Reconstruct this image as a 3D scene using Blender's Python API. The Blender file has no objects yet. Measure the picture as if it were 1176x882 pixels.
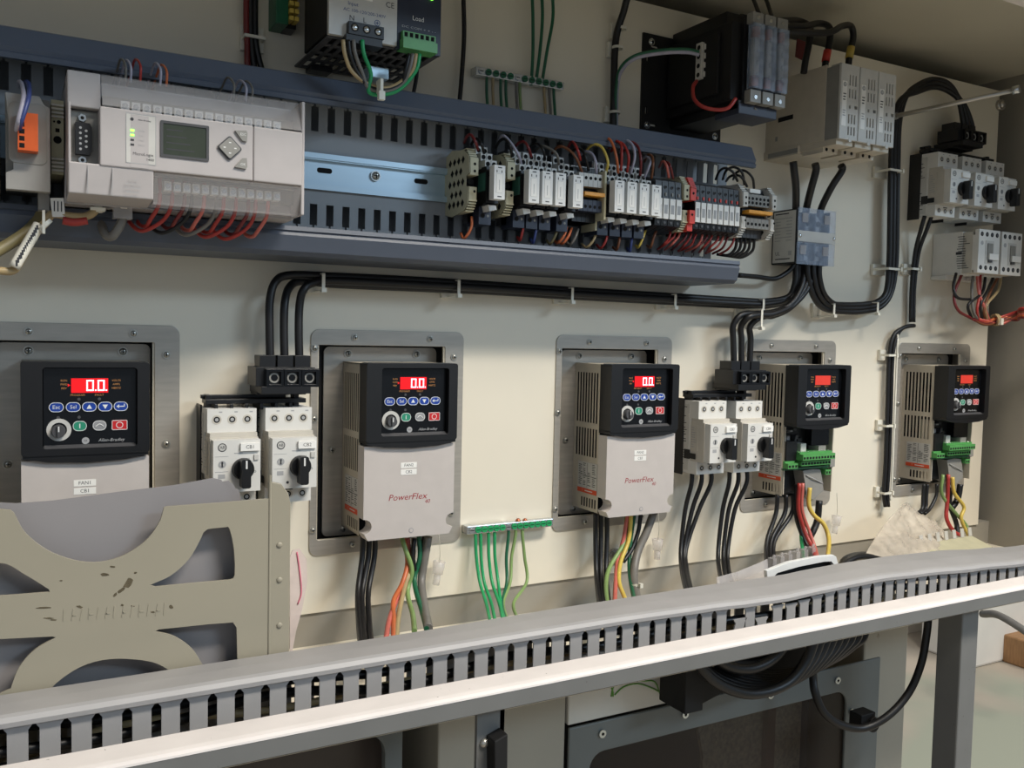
import bpy, bmesh, math, random
from mathutils import Vector, Matrix
random.seed(7)
S=bpy.context.scene; C=S.collection
PI=math.pi
# ---------------------------------------------------------------- camera model (1176x882)
f_,yaw,pit,rol=1030.91947,0.50824,0.05408,0.02207
CAM=Vector((0.02577,-0.90552,0.03046))
fw=Vector((math.sin(yaw)*math.cos(pit),math.cos(yaw)*math.cos(pit),-math.sin(pit)))
rt=Vector((math.cos(yaw),-math.sin(yaw),0)); up_=rt.cross(fw)
rr=rt*math.cos(rol)+up_*math.sin(rol); uu=-rt*math.sin(rol)+up_*math.cos(rol)
def ray(u,v): return fw+rr*((u-588)/f_)-uu*((v-441)/f_)
def at(u,v,Y):
    d=ray(u,v); return CAM+d*((Y-CAM.y)/d.y)
def atx(u,v,X):
    d=ray(u,v); return CAM+d*((X-CAM.x)/d.x)
def atz(u,v,Z):
    d=ray(u,v); return CAM+d*((Z-CAM.z)/d.z)
cd=bpy.data.cameras.new('camera'); cam=bpy.data.objects.new('camera',cd); C.objects.link(cam)
cam.matrix_world=Matrix((( rr.x,uu.x,-fw.x,CAM.x),(rr.y,uu.y,-fw.y,CAM.y),(rr.z,uu.z,-fw.z,CAM.z),(0,0,0,1)))
cd.sensor_fit='HORIZONTAL'; cd.sensor_width=36; cd.lens=f_/1176*36; cd.clip_start=.02; cd.clip_end=60
S.camera=cam
# ---------------------------------------------------------------- materials
def lin(c):
    r=[]
    for x in c:
        x/=255.; r.append(x/12.92 if x<=.04045 else ((x+.055)/1.055)**2.4)
    return tuple(r)+(1,)
MATS={}
def mat(name,rgb,rough=.5,metal=0,var=.06,scale=60,bump=0,emit=0,alpha=1,trans=0,spec=.5,stretch=None,speck=None,coat=0):
    m=bpy.data.materials.new(name); m.use_nodes=True; nt=m.node_tree; N=nt.nodes; L=nt.links
    b=N['Principled BSDF']; c=lin(rgb)
    b.inputs['Roughness'].default_value=rough; b.inputs['Metallic'].default_value=metal
    b.inputs['Specular IOR Level'].default_value=spec; b.inputs['Alpha'].default_value=alpha
    b.inputs['Transmission Weight'].default_value=trans; b.inputs['Coat Weight'].default_value=coat
    tc=N.new('ShaderNodeTexCoord'); mp=N.new('ShaderNodeMapping'); L.new(tc.outputs['Object'],mp.inputs['Vector'])
    if stretch: mp.inputs['Scale'].default_value=stretch
    nz=N.new('ShaderNodeTexNoise'); nz.inputs['Scale'].default_value=scale; nz.inputs['Detail'].default_value=4
    L.new(mp.outputs[0],nz.inputs['Vector'])
    rp=N.new('ShaderNodeValToRGB'); L.new(nz.outputs['Fac'],rp.inputs['Fac'])
    lo=tuple(max(0,x*(1-var*1.5)) for x in c[:3])+(1,); hi=tuple(min(1,x*(1+var*1.5)) for x in c[:3])+(1,)
    rp.color_ramp.elements[0].position=.3; rp.color_ramp.elements[1].position=.7
    rp.color_ramp.elements[0].color=lo; rp.color_ramp.elements[1].color=hi
    out=rp.outputs['Color']
    if speck:   # (rgb, scale, threshold)
        n2=N.new('ShaderNodeTexNoise'); n2.inputs['Scale'].default_value=speck[1]; n2.inputs['Detail'].default_value=3
        L.new(tc.outputs['Object'],n2.inputs['Vector'])
        r2=N.new('ShaderNodeValToRGB'); r2.color_ramp.elements[0].position=speck[2]; r2.color_ramp.elements[1].position=min(1,speck[2]+.08)
        L.new(n2.outputs['Fac'],r2.inputs['Fac'])
        mx=N.new('ShaderNodeMix'); mx.data_type='RGBA'; L.new(r2.outputs['Color'],mx.inputs['Factor'])
        L.new(out,mx.inputs['A']); mx.inputs['B'].default_value=lin(speck[0]); out=mx.outputs['Result']
    L.new(out,b.inputs['Base Color'])
    if bump:
        bp=N.new('ShaderNodeBump'); bp.inputs['Strength'].default_value=bump; bp.inputs['Distance'].default_value=.001
        L.new(nz.outputs['Fac'],bp.inputs['Height']); L.new(bp.outputs[0],b.inputs['Normal'])
    if emit:
        b.inputs['Emission Color'].default_value=c; b.inputs['Emission Strength'].default_value=emit
    MATS[name]=m; return m
mat('cream',(226,218,200),.38,var=.025,scale=6,bump=.02)
mat('cream_wall',(196,190,172),.5,var=.03,scale=5)
mat('panel_gray',(150,145,134),.5,var=.03,scale=5)
mat('lit_edge',(220,213,208),.6,var=.03,scale=30,speck=((120,110,100),220,.73))  # light caught by the lip edges is put into this pale tone
mat('frame_gray',(114,114,112),.5,var=.04,scale=20,speck=((80,76,70),200,.72))
mat('duct',(158,156,155),.5,var=.03,scale=25)
mat('duct_blue',(80,87,100),.42,var=.03,scale=25)
mat('duct_body',(142,146,150),.5,var=.03,scale=25)
mat('black',(16,16,18),.42,var=.1)
mat('black_gloss',(10,11,14),.22,var=.05)
mat('black_matte',(14,13,13),.7,var=.15,bump=.1)
mat('hole',(5,5,6),.9,var=0)
mat('gasket',(8,8,10),.6,var=.1)
mat('cable',(20,19,20),.45,var=.12,scale=40)
mat('steel',(190,186,180),.3,.8,var=.06,scale=40,stretch=(1,1,14),bump=.03)
mat('steel_plate',(178,172,162),.36,.45,var=.05,scale=30,stretch=(1,1,8),bump=.02)
mat('zinc',(205,208,208),.25,.9,var=.05)
mat('rail_steel',(186,208,222),.30,.55,var=.03,scale=8,stretch=(1,1,10))
mat('screw',(186,184,176),.3,.75,var=.1,scale=300)
mat('drive_body',(196,186,168),.5,var=.03)
mat('drive_cover',(194,186,180),.5,var=.02,bump=.03)
mat('blue_button',(24,62,150),.35,var=.05)
mat('green_button',(44,140,110),.4,var=.05)
mat('gray_button',(150,150,152),.4,var=.05)
mat('red_button',(196,34,38),.4,var=.05)
mat('print_light',(225,225,222),.5,var=.02)
mat('print_gray',(165,165,165),.5,var=.02)
mat('print_dark',(50,50,54),.6,var=.02)
mat('print_blue',(60,80,130),.6,var=.02)
mat('print_orange',(190,130,70),.6,var=.02)
mat('print_red',(150,36,44),.5,var=.05)
mat('sticker',(238,236,230),.5,var=.02)
mat('label_silver',(198,196,190),.4,var=.04)
mat('label_orange',(214,80,40),.5,var=.04)
mat('display_lit',(235,20,28),.3,emit=.35,var=.0)
mat('digit',(255,190,205),.3,emit=2.5,var=.0)
mat('display_off',(214,62,50),.25,emit=.12,var=.02)
mat('led_green',(120,255,60),.3,emit=5,var=0)
mat('module_gray',(150,147,142),.5,var=.03)
mat('beige_plastic',(205,200,190),.5,var=.03)
mat('breaker_white',(216,214,208),.5,var=.02)
mat('breaker_gray',(196,190,178),.5,var=.03)
mat('plc_body',(180,174,172),.5,var=.02,bump=.02)
mat('gray_plastic',(140,138,132),.5,var=.04)
mat('dark_gray_plastic',(70,70,72),.5,var=.05)
mat('lcd',(62,68,58),.15,var=.04,scale=90)
mat('clear',(225,228,232),.12,alpha=.22,var=.02,spec=.8)
mat('clear_milky',(215,210,208),.25,alpha=.38,var=.03)
mat('flap',(215,210,208),.3,alpha=.20,var=.02)
mat('smudge',(112,100,76),.6,var=.15,scale=200,alpha=.6)
mat('clear_blue',(175,190,212),.08,alpha=.30,var=.2,scale=120,spec=.9)
mat('bag',(222,210,192),.22,alpha=.50,var=.12,scale=60,bump=.5,spec=.8)
mat('smoke',(58,50,45),.2,alpha=.52,var=.05,scale=8,spec=.25)
mat('dark_window',(56,48,43),.2,var=.06,scale=8)
mat('orange_plastic',(214,92,34),.4,var=.06)
mat('khaki',(188,182,152),.5,var=.05)
mat('navy',(40,46,62),.45,var=.08)
mat('teal',(70,120,104),.35,alpha=.8,var=.08)
mat('red_plastic',(214,66,52),.4,var=.08)
mat('orange_bar',(226,158,60),.4,var=.06)
mat('green_terminal',(84,154,84),.4,var=.06)
mat('pcb',(40,90,60),.4,var=.25,scale=400)
mat('green_wire',(34,150,90),.38,var=.1,scale=30)
mat('green_dark',(24,92,62),.4,var=.1,scale=30)
mat('green_yellow',(126,152,92),.4,var=.12,scale=30)
mat('yellow_wire',(210,182,84),.4,var=.08)
mat('tan_wire',(170,148,108),.4,var=.08)
mat('brown_wire',(120,72,44),.4,var=.08)
mat('orange_wire',(196,104,62),.4,var=.08)
mat('red_wire',(162,50,44),.4,var=.1)
mat('pink_wire',(198,104,92),.4,var=.08)
mat('darkred_wire',(110,34,34),.4,var=.1)
mat('blue_wire',(60,74,130),.4,var=.08)
mat('lilac_wire',(170,166,180),.4,var=.08)
mat('gray_wire',(112,108,102),.45,var=.08)
mat('olive_cable',(118,108,74),.5,var=.08)
mat('nylon',(226,222,208),.4,var=.04)
mat('paper',(142,138,138),.7,var=.02,scale=10)
mat('holder',(156,149,131),.42,var=.02,scale=8,speck=((140,128,104),22,.70))
mat('pink',(220,120,140),.6,var=.1)
mat('tissue',(232,214,204),.6,alpha=.75,var=.06,bump=.3)
mat('copper',(176,108,80),.35,.8,var=.1)
mat('machine_beige',(160,154,140),.5,var=.05,scale=7,speck=((120,108,92),60,.72))
mat('machine_white',(206,202,192),.5,var=.04,scale=7,speck=((140,70,40),70,.76))
mat('door_gray',(104,108,106),.42,var=.06,scale=9)
mat('emblem_green',(86,140,50),.5,var=.1)
mat('board',(206,190,162),.8,var=.22,scale=260,bump=.2)
mat('concrete',(172,160,144),.7,var=.10,scale=3,speck=((156,158,140),1.1,.5),bump=.1)
mat('plaster',(222,216,206),.7,var=.06,scale=4,speck=((170,140,100),9,.72))
mat('wood',(150,112,74),.6,var=.12,scale=20,stretch=(1,8,1))
mat('lamp',(255,240,215),.5,emit=3,var=0)
mat('rubber_red',(110,30,34),.5,var=.1)
# ---------------------------------------------------------------- mesh builder
MM=.001
DEV=Matrix(((MM,0,0,0),(0,0,-MM,0),(0,MM,0,0),(0,0,0,1)))       # a right, b up, c towards the viewer, in mm
ID=Matrix.Identity(4)
def side(x):   # drawing frame on a left-hand side face at a=x: p towards the viewer, q up, n outward (left)
    return DEV@Matrix(((0,0,-1,x),(0,1,0,0),(1,0,0,0),(0,0,0,1)))
def below(b):  # drawing frame on an underside at b: p right, q towards the viewer, n down
    return DEV@Matrix(((1,0,0,0),(0,0,-1,b),(0,1,0,0),(0,0,0,1)))
_tc={}
def text_geo(s,shear=0):
    k=(s,shear)
    if k not in _tc:
        cu=bpy.data.curves.new('t','FONT'); cu.body=s; cu.shear=shear; cu.resolution_u=2; cu.align_x='CENTER'; cu.align_y='CENTER'
        o=bpy.data.objects.new('t',cu); me=bpy.data.meshes.new_from_object(o)
        _tc[k]=([tuple(v.co) for v in me.vertices],[tuple(p.vertices) for p in me.polygons])
        bpy.data.objects.remove(o); bpy.data.meshes.remove(me); bpy.data.curves.remove(cu)
    return _tc[k]
def catmull(pts,sub):
    if len(pts)<3: return [Vector(p) for p in pts]
    P=[Vector(p) for p in pts]; P=[P[0]*2-P[1]]+P+[P[-1]*2-P[-2]]; out=[]
    for i in range(1,len(P)-2):
        for k in range(sub):
            t=k/sub; a,b,c,d=P[i-1],P[i],P[i+1],P[i+2]
            out.append(.5*((2*b)+(c-a)*t+(2*a-5*b+4*c-d)*t*t+(3*b-a-3*c+d)*t**3))
    out.append(P[-2]); return out
def rrect(a0,a1,b0,b1,r,n=5):
    out=[]
    for cx,cy,s in ((a1-r,b1-r,0),(a0+r,b1-r,1),(a0+r,b0+r,2),(a1-r,b0+r,3)):
        for k in range(n+1):
            t=(s+k/n)*PI/2; out.append((cx+r*math.cos(t),cy+r*math.sin(t)))
    return out
class MB:
    def __init__(s,M=None): s.v=[];s.f=[];s.m=[];s.sm=[];s.ms=[];s.M=DEV if M is None else M
    def mi(s,m):
        if m not in s.ms: s.ms.append(m)
        return s.ms.index(m)
    def add(s,V,Fs,m,smooth=False,M=None):
        M=M or s.M; n=len(s.v); s.v+= [M@Vector(v) for v in V]; i=s.mi(m)
        for f in Fs: s.f.append(tuple(n+k for k in f)); s.m.append(i); s.sm.append(smooth)
        return s
    def box(s,a0,a1,b0,b1,c0,c1,m,M=None):
        V=[(a,b,c) for a in (a0,a1) for b in (b0,b1) for c in (c0,c1)]
        return s.add(V,[(0,1,3,2),(4,6,7,5),(0,4,5,1),(2,3,7,6),(0,2,6,4),(1,5,7,3)],m,M=M)
    def hexa(s,V,m,M=None):   # 8 points ordered like box
        return s.add(V,[(0,1,3,2),(4,6,7,5),(0,4,5,1),(2,3,7,6),(0,2,6,4),(1,5,7,3)],m,M=M)
    def plate(s,a0,a1,b0,b1,c0,c1,holes,m,M=None):
        xs=sorted({a0,a1}|{min(max(h[k],a0),a1) for h in holes for k in (0,1)}); ys=sorted({b0,b1}|{min(max(h[k],b0),b1) for h in holes for k in (2,3)})
        nx,ny=len(xs)-1,len(ys)-1
        def full(i,j):
            if i<0 or j<0 or i>=nx or j>=ny: return False
            x=(xs[i]+xs[i+1])/2;y=(ys[j]+ys[j+1])/2
            return not any(h[0]<x<h[1] and h[2]<y<h[3] for h in holes)
        V=[];F=[];ix={}
        def vid(i,j,k):
            if (i,j,k) not in ix: ix[(i,j,k)]=len(V); V.append((xs[i],ys[j],(c0,c1)[k]))
            return ix[(i,j,k)]
        for i in range(nx):
            for j in range(ny):
                if not full(i,j): continue
                F.append((vid(i,j,1),vid(i+1,j,1),vid(i+1,j+1,1),vid(i,j+1,1)))
                F.append((vid(i,j,0),vid(i,j+1,0),vid(i+1,j+1,0),vid(i+1,j,0)))
                for di,dj,p,q in ((-1,0,(0,1),(0,0)),(1,0,(1,0),(1,1)),(0,-1,(0,0),(1,0)),(0,1,(1,1),(0,1))):
                    if not full(i+di,j+dj):
                        F.append((vid(i+p[0],j+p[1],0),vid(i+q[0],j+q[1],0),vid(i+q[0],j+q[1],1),vid(i+p[0],j+p[1],1)))
        return s.add(V,F,m,M=M)
    def poly(s,P,c0,c1,m,M=None,smooth=False):
        n=len(P); V=[(x,y,c0) for x,y in P]+[(x,y,c1) for x,y in P]
        return s.add(V,[tuple(range(n)),tuple(range(2*n-1,n-1,-1))]+[(k,(k+1)%n,n+(k+1)%n,n+k) for k in range(n)],m,smooth,M=M)
    def shape(s,outer,holes,c0,c1,m,M=None):      # plate with free-form holes
        cu=bpy.data.curves.new('s','CURVE'); cu.dimensions='2D'; cu.fill_mode='BOTH'; cu.extrude=abs(c1-c0)/2
        for P in [outer]+list(holes):
            sp=cu.splines.new('POLY'); sp.points.add(len(P)-1); sp.use_cyclic_u=True
            for k,(x,y) in enumerate(P): sp.points[k].co=(x,y,0,1)
        o=bpy.data.objects.new('s',cu); me=bpy.data.meshes.new_from_object(o)
        V=[(v.co.x,v.co.y,v.co.z+(c0+c1)/2) for v in me.vertices]; F=[tuple(p.vertices) for p in me.polygons]
        bpy.data.objects.remove(o); bpy.data.meshes.remove(me); bpy.data.curves.remove(cu)
        return s.add(V,F,m,M=M)
    def cyl(s,p0,p1,r0,m,r1=None,n=16,smooth=True,M=None):
        r1=r0 if r1 is None else r1; p0=Vector(p0);p1=Vector(p1); d=(p1-p0).normalized()
        x=d.orthogonal().normalized(); y=d.cross(x); V=[];F=[]
        for p,r in ((p0,r0),(p1,r1)):
            for k in range(n):
                t=2*PI*k/n; V.append(p+x*r*math.cos(t)+y*r*math.sin(t))
        s.add(V,[(k,(k+1)%n,n+(k+1)%n,n+k) for k in range(n)],m,smooth,M=M)
        s.add(V[:n],[tuple(range(n))],m,M=M); s.add(V[n:],[tuple(range(n))],m,M=M); return s
    def ring(s,c,d,r0,r1,h,m,n=20,M=None):        # washer
        c=Vector(c); d=Vector(d).normalized(); x=d.orthogonal().normalized(); y=d.cross(x); V=[]
        for k in range(n):
            t=2*PI*k/n; e=x*math.cos(t)+y*math.sin(t)
            V+=[c+e*r0,c+e*r1,c+e*r1+d*h,c+e*r0+d*h]
        F=[]
        for k in range(n):
            a=4*k;b=4*((k+1)%n)
            for q in range(4): F.append((a+q,a+(q+1)%4,b+(q+1)%4,b+q))
        return s.add(V,F,m,M=M)
    def dome(s,c,d,r,h,m,n=14,k=4,M=None):
        c=Vector(c); d=Vector(d).normalized(); x=d.orthogonal().normalized(); y=d.cross(x); V=[];F=[]
        for j in range(k):
            t=j/k*PI/2
            for i in range(n):
                q=2*PI*i/n; V.append(c+(x*math.cos(q)+y*math.sin(q))*r*math.cos(t)+d*h*math.sin(t))
        V.append(c+d*h)
        for j in range(k-1):
            for i in range(n): F.append((j*n+i,j*n+(i+1)%n,(j+1)*n+(i+1)%n,(j+1)*n+i))
        for i in range(n): F.append(((k-1)*n+i,(k-1)*n+(i+1)%n,k*n))
        F.append(tuple(range(n)))
        return s.add(V,F,m,True,M=M)
    def tube(s,pts,r,m,n=8,sub=5,M=None,flat=1):
        P=catmull(pts,sub); V=[];F=[]; x=None
        for i,p in enumerate(P):
            d=(P[min(i+1,len(P)-1)]-P[max(i-1,0)]).normalized()
            if x is None: x=d.orthogonal().normalized()
            x=(x-d*x.dot(d)).normalized(); y=d.cross(x)
            for k in range(n):
                t=2*PI*k/n; V.append(p+x*r*math.cos(t)+y*r*flat*math.sin(t))
        for i in range(len(P)-1):
            for k in range(n): F.append((i*n+k,i*n+(k+1)%n,(i+1)*n+(k+1)%n,(i+1)*n+k))
        s.add(V,F,m,True,M=M)
        s.add(V[:n],[tuple(range(n))],m,M=M); s.add(V[-n:],[tuple(range(n))],m,M=M); return s
    def text(s,t,a,b,size,c,m,shear=0,M=None,w=None):    # size: cap height in units
        V,F=text_geo(t,shear); k=size/.70; kx=k
        if w and V:
            ww=max(v[0] for v in V)-min(v[0] for v in V); kx=w/ww
        return s.add([(a+x*kx,b+y*k,c) for x,y,z in V],F,m,M=M)
    def screw(s,a,b,c,r,m='screw',M=None):
        s.cyl((a,b,c),(a,b,c+r*.35),r*1.35,m,n=14,M=M); s.dome((a,b,c+r*.35),(0,0,1),r,r*.55,m,n=12,k=3,M=M)
        s.box(a-r*.5,a+r*.5,b-r*.12,b+r*.12,c+r*.75,c+r*.95,'hole',M=M); s.box(a-r*.12,a+r*.12,b-r*.5,b+r*.5,c+r*.75,c+r*.95,'hole',M=M); return s
    def build(s,name,parent=None,bevel=0,segs=2,label=None,cat=None,group=None,kind=None,loc=None,recenter=None,recalc=True):
        me=bpy.data.meshes.new(name); V=[Vector(v) for v in s.v]
        top=parent is None
        if loc is None:
            loc=Vector((0,0,0))
            if top and (recenter or recenter is None):
                lo=[min(v[i] for v in V) for i in range(3)]; hi=[max(v[i] for v in V) for i in range(3)]
                loc=Vector(((lo[0]+hi[0])/2,(lo[1]+hi[1])/2,lo[2])); V=[v-loc for v in V]
        me.from_pydata([tuple(v) for v in V],[],s.f)
        for n in s.ms: me.materials.append(MATS[n])
        me.polygons.foreach_set('material_index',s.m); me.polygons.foreach_set('use_smooth',s.sm); me.update()
        if recalc:
            bm=bmesh.new(); bm.from_mesh(me); bmesh.ops.remove_doubles(bm,verts=bm.verts,dist=1e-7); bmesh.ops.recalc_face_normals(bm,faces=bm.faces); bm.to_mesh(me); bm.free()
        o=bpy.data.objects.new(name,me); C.objects.link(o); o.location=loc
        if parent: o.parent=parent
        if bevel:
            b=o.modifiers.new('bevel','BEVEL'); b.width=bevel; b.segments=segs; b.limit_method='ANGLE'; b.angle_limit=math.radians(50)
        return tag(o,label,cat,group,kind)
def tag(o,label=None,cat=None,group=None,kind=None):
    if label: o['label']=label
    if cat: o['category']=cat
    if group: o['group']=group
    if kind: o['kind']=kind
    return o
def thing(name,loc,label,cat,group=None,rz=0):
    o=bpy.data.objects.new(name,None); C.objects.link(o); o.location=loc; o.rotation_euler=(0,0,rz); o.empty_display_size=.01
    return tag(o,label,cat,group)
def kids(o): return [c for c in bpy.data.objects if c.parent==o]
def copy_tree(o,loc=None,label=None,group=None,parent=None):
    c=o.copy(); C.objects.link(c)
    if parent: c.parent=parent
    for k in kids(o): copy_tree(k,parent=c)
    if loc is not None: c.location=loc
    if label: c['label']=label
    if group: c['group']=group
    return c
def W(p):      # photo pixel + depth, or a world point
    return at(*p) if (abs(p[0])>5 or abs(p[1])>5) else Vector(p)
def wire(pts,r,m,label,name='wire',cat='wire',group=None,sub=6,n=8):
    return MB(ID).tube([W(p) for p in pts],r,m,sub=sub,n=n).build(name,label=label,cat=cat,group=group)
def struct(mb,name,bevel=0): return mb.build(name,kind='structure',bevel=bevel,recenter=False)
ORD=['leftmost','second','third','fourth','fifth','sixth','seventh','eighth','ninth','tenth','eleventh','twelfth','thirteenth','fourteenth']
def ordl(k,n):
    if k==0: return 'leftmost'
    if k==n-1: return 'rightmost'
    if n==3: return 'middle'
    return ORD[k]+' from left'
XM=Matrix(((0,0,1,0),(1,0,0,0),(0,1,0,0),(0,0,0,1)))    # profile (y,z) swept along x, metres
WM=Matrix(((1,0,0,0),(0,0,-1,0),(0,1,0,0),(0,0,0,1)))   # a=x, b=z, c=-y, metres
DX=[0.03132,0.33255,0.62829,0.92812,1.23713]            # left edges of the five drives
# ---------------------------------------------------------------- the enclosure shell
mb=MB(WM)
holes=[[(X-.031,-.187),(X+.110,-.187),(X+.110,.0163),(X-.031,.0163)] for X in DX]
mb.shape([(-.55,-.264),(1.416,-.264),(1.416,.44),(-.55,.44)],holes,-.003,0,'cream'); struct(mb,'wall_back')
mb=MB(ID); mb.box(-.56,1.452,.085,.088,-.30,.47,'panel_gray'); struct(mb,'wall_rear')
mb=MB(ID); mb.box(-.56,1.45,.003,.020,-.2995,-.262,'panel_gray'); struct(mb,'trim_1')
mb=MB(ID); mb.box(1.45,1.453,-.31,.088,-.30,.47,'panel_gray'); mb.box(1.43,1.45,-.31,-.307,-.26,.47,'cream_wall'); struct(mb,'wall_right')
mb=MB(ID); mb.box(-.563,-.56,-.31,.088,-.30,.47,'panel_gray'); struct(mb,'wall_left')
mb=MB(ID); mb.box(-.563,1.453,-.31,.088,.468,.471,'cream_wall'); mb.box(-.563,1.453,-.312,-.309,.400,.471,'cream_wall'); struct(mb,'ceiling')
mb=MB(XM); mb.poly(rrect(-.322,-.306,.394,.402,.0035),-.563,1.453,'lit_edge'); struct(mb,'trim_2')
mb=MB(XM); mb.poly([(.088,-.2995),(-.222,-.2995),(-.280,-.2606),(-.284,-.2606),(-.224,-.3015),(.088,-.3015)],-.563,1.45,'cream'); struct(mb,'floor')
# front lip of the enclosure
mb=MB(XM); mb.poly([(-.274,-.2455),(-.279,-.2434),(-.302,-.2430),(-.306,-.2437),(-.3082,-.2452),(-.3086,-.2466),(-.274,-.2466)],-.563,1.47,'lit_edge')  # top in the lit tone, face below in plain grey
mb.poly([(-.276,-.2466),(-.3083,-.2466),(-.3083,-.2595),(-.3068,-.2608),(-.276,-.2608)],-.563,1.47,'frame_gray'); struct(mb,'trim_3')
# ---------------------------------------------------------------- upper duct assembly
def inner_wall(y0,z0,y1,z1,pitch,phase,x0,x1,slot,sl,m,th=.0018):
    d=Vector((0,y1-y0,z1-z0)); L=d.length; d.normalize(); n=Vector((1,0,0)).cross(d)
    M=Matrix(((1,d.x,n.x,0),(0,d.y,n.y,y0),(0,d.z,n.z,z0),(0,0,0,1)))
    H=[];x=phase-math.ceil((phase-x0)/pitch)*pitch+pitch
    while x<x1-slot:
        H.append((x-slot/2,x+slot/2,L*sl[0],L*sl[1])); H.append((x-slot*.13,x+slot*.13,L*(sl[1]-.001),L*(sl[1]+.065))); H.append((x-slot*.42,x+slot*.42,L*(sl[1]+.06),L*(sl[1]+.15))); x+=pitch
    return M,L,H
rail_z0,rail_z1=.167,.2018
PHX=at(361,140,-.043).x
duct=thing('wire_duct',(.12,0,.10),'blue-grey slotted double wire duct running behind the controller and terminal strip','wire duct')
O=Vector((.12,0,.10)); T=Matrix.Translation(-O)
mb=MB(ID)
for (y0,z0,y1,z1,xe) in ((-.043,.1985,-.0445,.2565,.805),(-.043,.1700,-.0415,.1085,.785)):
    M,L,H=inner_wall(y0,z0,y1,z1,.0163,PHX,-.55,xe,.0074,(.42,.825) if z1>z0 else (.27,.60),'duct_body')
    mb.plate(-.55,xe,0,L,-.0009,.0009,H,'duct_body',M=T@M)
mb.box(-.55,.80,-.0020,-.0002,.112,.258,'duct_body',M=T)
mb.box(-.55,.80,-.080,-.001,.258,.260,'duct_body',M=T); mb.box(-.55,.78,-.080,-.001,.106,.108,'duct_body',M=T)
mb.build('duct_base',duct,loc=Vector((0,0,0)))
mb=MB(T@XM); mb.poly([(-.0835,.2385),(-.0885,.2385),(-.0895,.2425),(-.0875,.2440),(-.0890,.2475),(-.0810,.2640),(-.0760,.2660),(-.002,.2660),(-.002,.2638),(-.0755,.2638),(-.0795,.2620),(-.0865,.2465)],-.56,.8105-.0,'duct_blue'); mb.build('duct_cover',duct,loc=Vector((0,0,0)),label='upper cover with dust on top')
mb=MB(T@XM); mb.poly([(-.0835,.1255),(-.0885,.1255),(-.0895,.1215),(-.0875,.1205),(-.0890,.1170),(-.0850,.1030),(-.0800,.0990),(-.002,.0990),(-.002,.1010),(-.0795,.1010),(-.0830,.1045),(-.0865,.1175)],-.56,.7905,'duct_blue'); mb.build('duct_cover',duct,loc=Vector((0,0,0)),label='lower cover, paler along its underside')
# rail
mb=MB(ID)
mb2=[]
r0,r1=rail_z0,rail_z1
prof=[(-.0462,r0),(-.0475,r0),(-.0475,r0+.005),(-.0415,r0+.005),(-.0415,r1-.005),(-.0475,r1-.005),(-.0475,r1),(-.0462,r1),(-.0462,r1-.0062),(-.0402,r1-.0062),(-.0402,r0+.0062),(-.0462,r0+.0062)]
mb=MB(XM); mb.poly(prof,-.05,.842,'rail_steel')
for k in range(-3,9):
    x=.2927+k*.0509-.0
    if abs(x-.3436)<.004: continue
    mb.poly([(p[0],p[1]) for p in rrect(x-.0075,x+.0075,.1842,.1892,.0024)],.0413,.0418,'hole',M=WM)
mb.build('mounting_rail',label='shiny zinc mounting rail with slotted holes between the two rows of slots',cat='rail')
mb=MB(ID); mb.cyl((.3445,-.0415,.1868),(.3445,-.0440,.1868),.0052,'zinc',M=ID); mb.dome((.3445,-.0440,.1868),(0,-1,0),.0042,.0024,'screw')
mb.box(.3415,.3475,-.0468,-.0460,.1864,.1872,'hole'); mb.box(.3441,.3449,-.0468,-.0460,.1838,.1898,'hole'); mb.build('rail_screw',label='cross-head screw in the middle of the bare shiny rail',cat='screw')
# ---------------------------------------------------------------- bottom duct on the enclosure floor
O=Vector((.45,-.22,-.299)); bd=thing('wire_duct',O,'long mid-grey slotted wire duct lying along the enclosure floor in front','wire duct'); T=Matrix.Translation(-O)
K=[(-.56,0,-.0020),(.30,0,-.0025),(.50,0,-.0003),(.62,-.0020,0),(.668,-.004,.0003),(.716,-.005,-.0005),(.766,-.003,-.001),(.82,-.0015,.0012),(.861,-.0008,.0022),(.935,-.0032,.0023),(1.03,-.0077,.000),(1.13,-.0118,-.006),(1.20,-.0130,-.010),(1.44,-.014,-.016)]
def kz(x,i):
    for (xa,*za),(xb,*zb) in zip(K,K[1:]):
        if xa<=x<=xb:
            t=(x-xa)/(xb-xa); t=t*t*(3-2*t); return za[i]*(1-t)+zb[i]*t
    return 0
def dz(x): return min(0,kz(x,0))-(.0035 if .665<x<.77 else 0)*(math.sin((x-.665)/.105*PI))
mb=MB(ID)
ph=.1881; p=.01897; xs=[ph+k*p for k in range(-33,66)]
# fingers: T-headed strips cut from the front wall, and plain back wall
for wy,sgn in ((-.2475,1),(-.1925,0)):
    mb.box(-.55,1.44,wy-.0008,wy+.0008,-.2985 if not sgn else -.2840,-.2740,'duct',M=T)
    for k,x in enumerate(xs):
        a=x+.0033; b=x+p-.0033; zt=-.2318+dz(x)
        if b>1.44: continue
        lean=0; bent=0
        if sgn and k in (57,59): lean=(.006,-.003)[k==59]; bent=.012
        V=[(a+lean*0,wy+dy,-.279) for dy in (-.0008,.0008)]
        q=[(a,-.274),(b,-.274),(b+lean,zt-.004-bent),(b+.0022+lean,zt-.001-bent),(b+.0022+lean,zt-bent),(a-.0022+lean,zt-bent),(a-.0022+lean,zt-.001-bent),(a+lean,zt-.004-bent)]
        mb.poly(q,-wy-.0008,-wy+.0008,'duct',M=T@WM)
mb.box(-.55,1.44,-.220,-.194,-.2985,-.2975,'duct',M=T)
mb.build('duct_base',bd,loc=Vector((0,0,0)))
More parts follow.
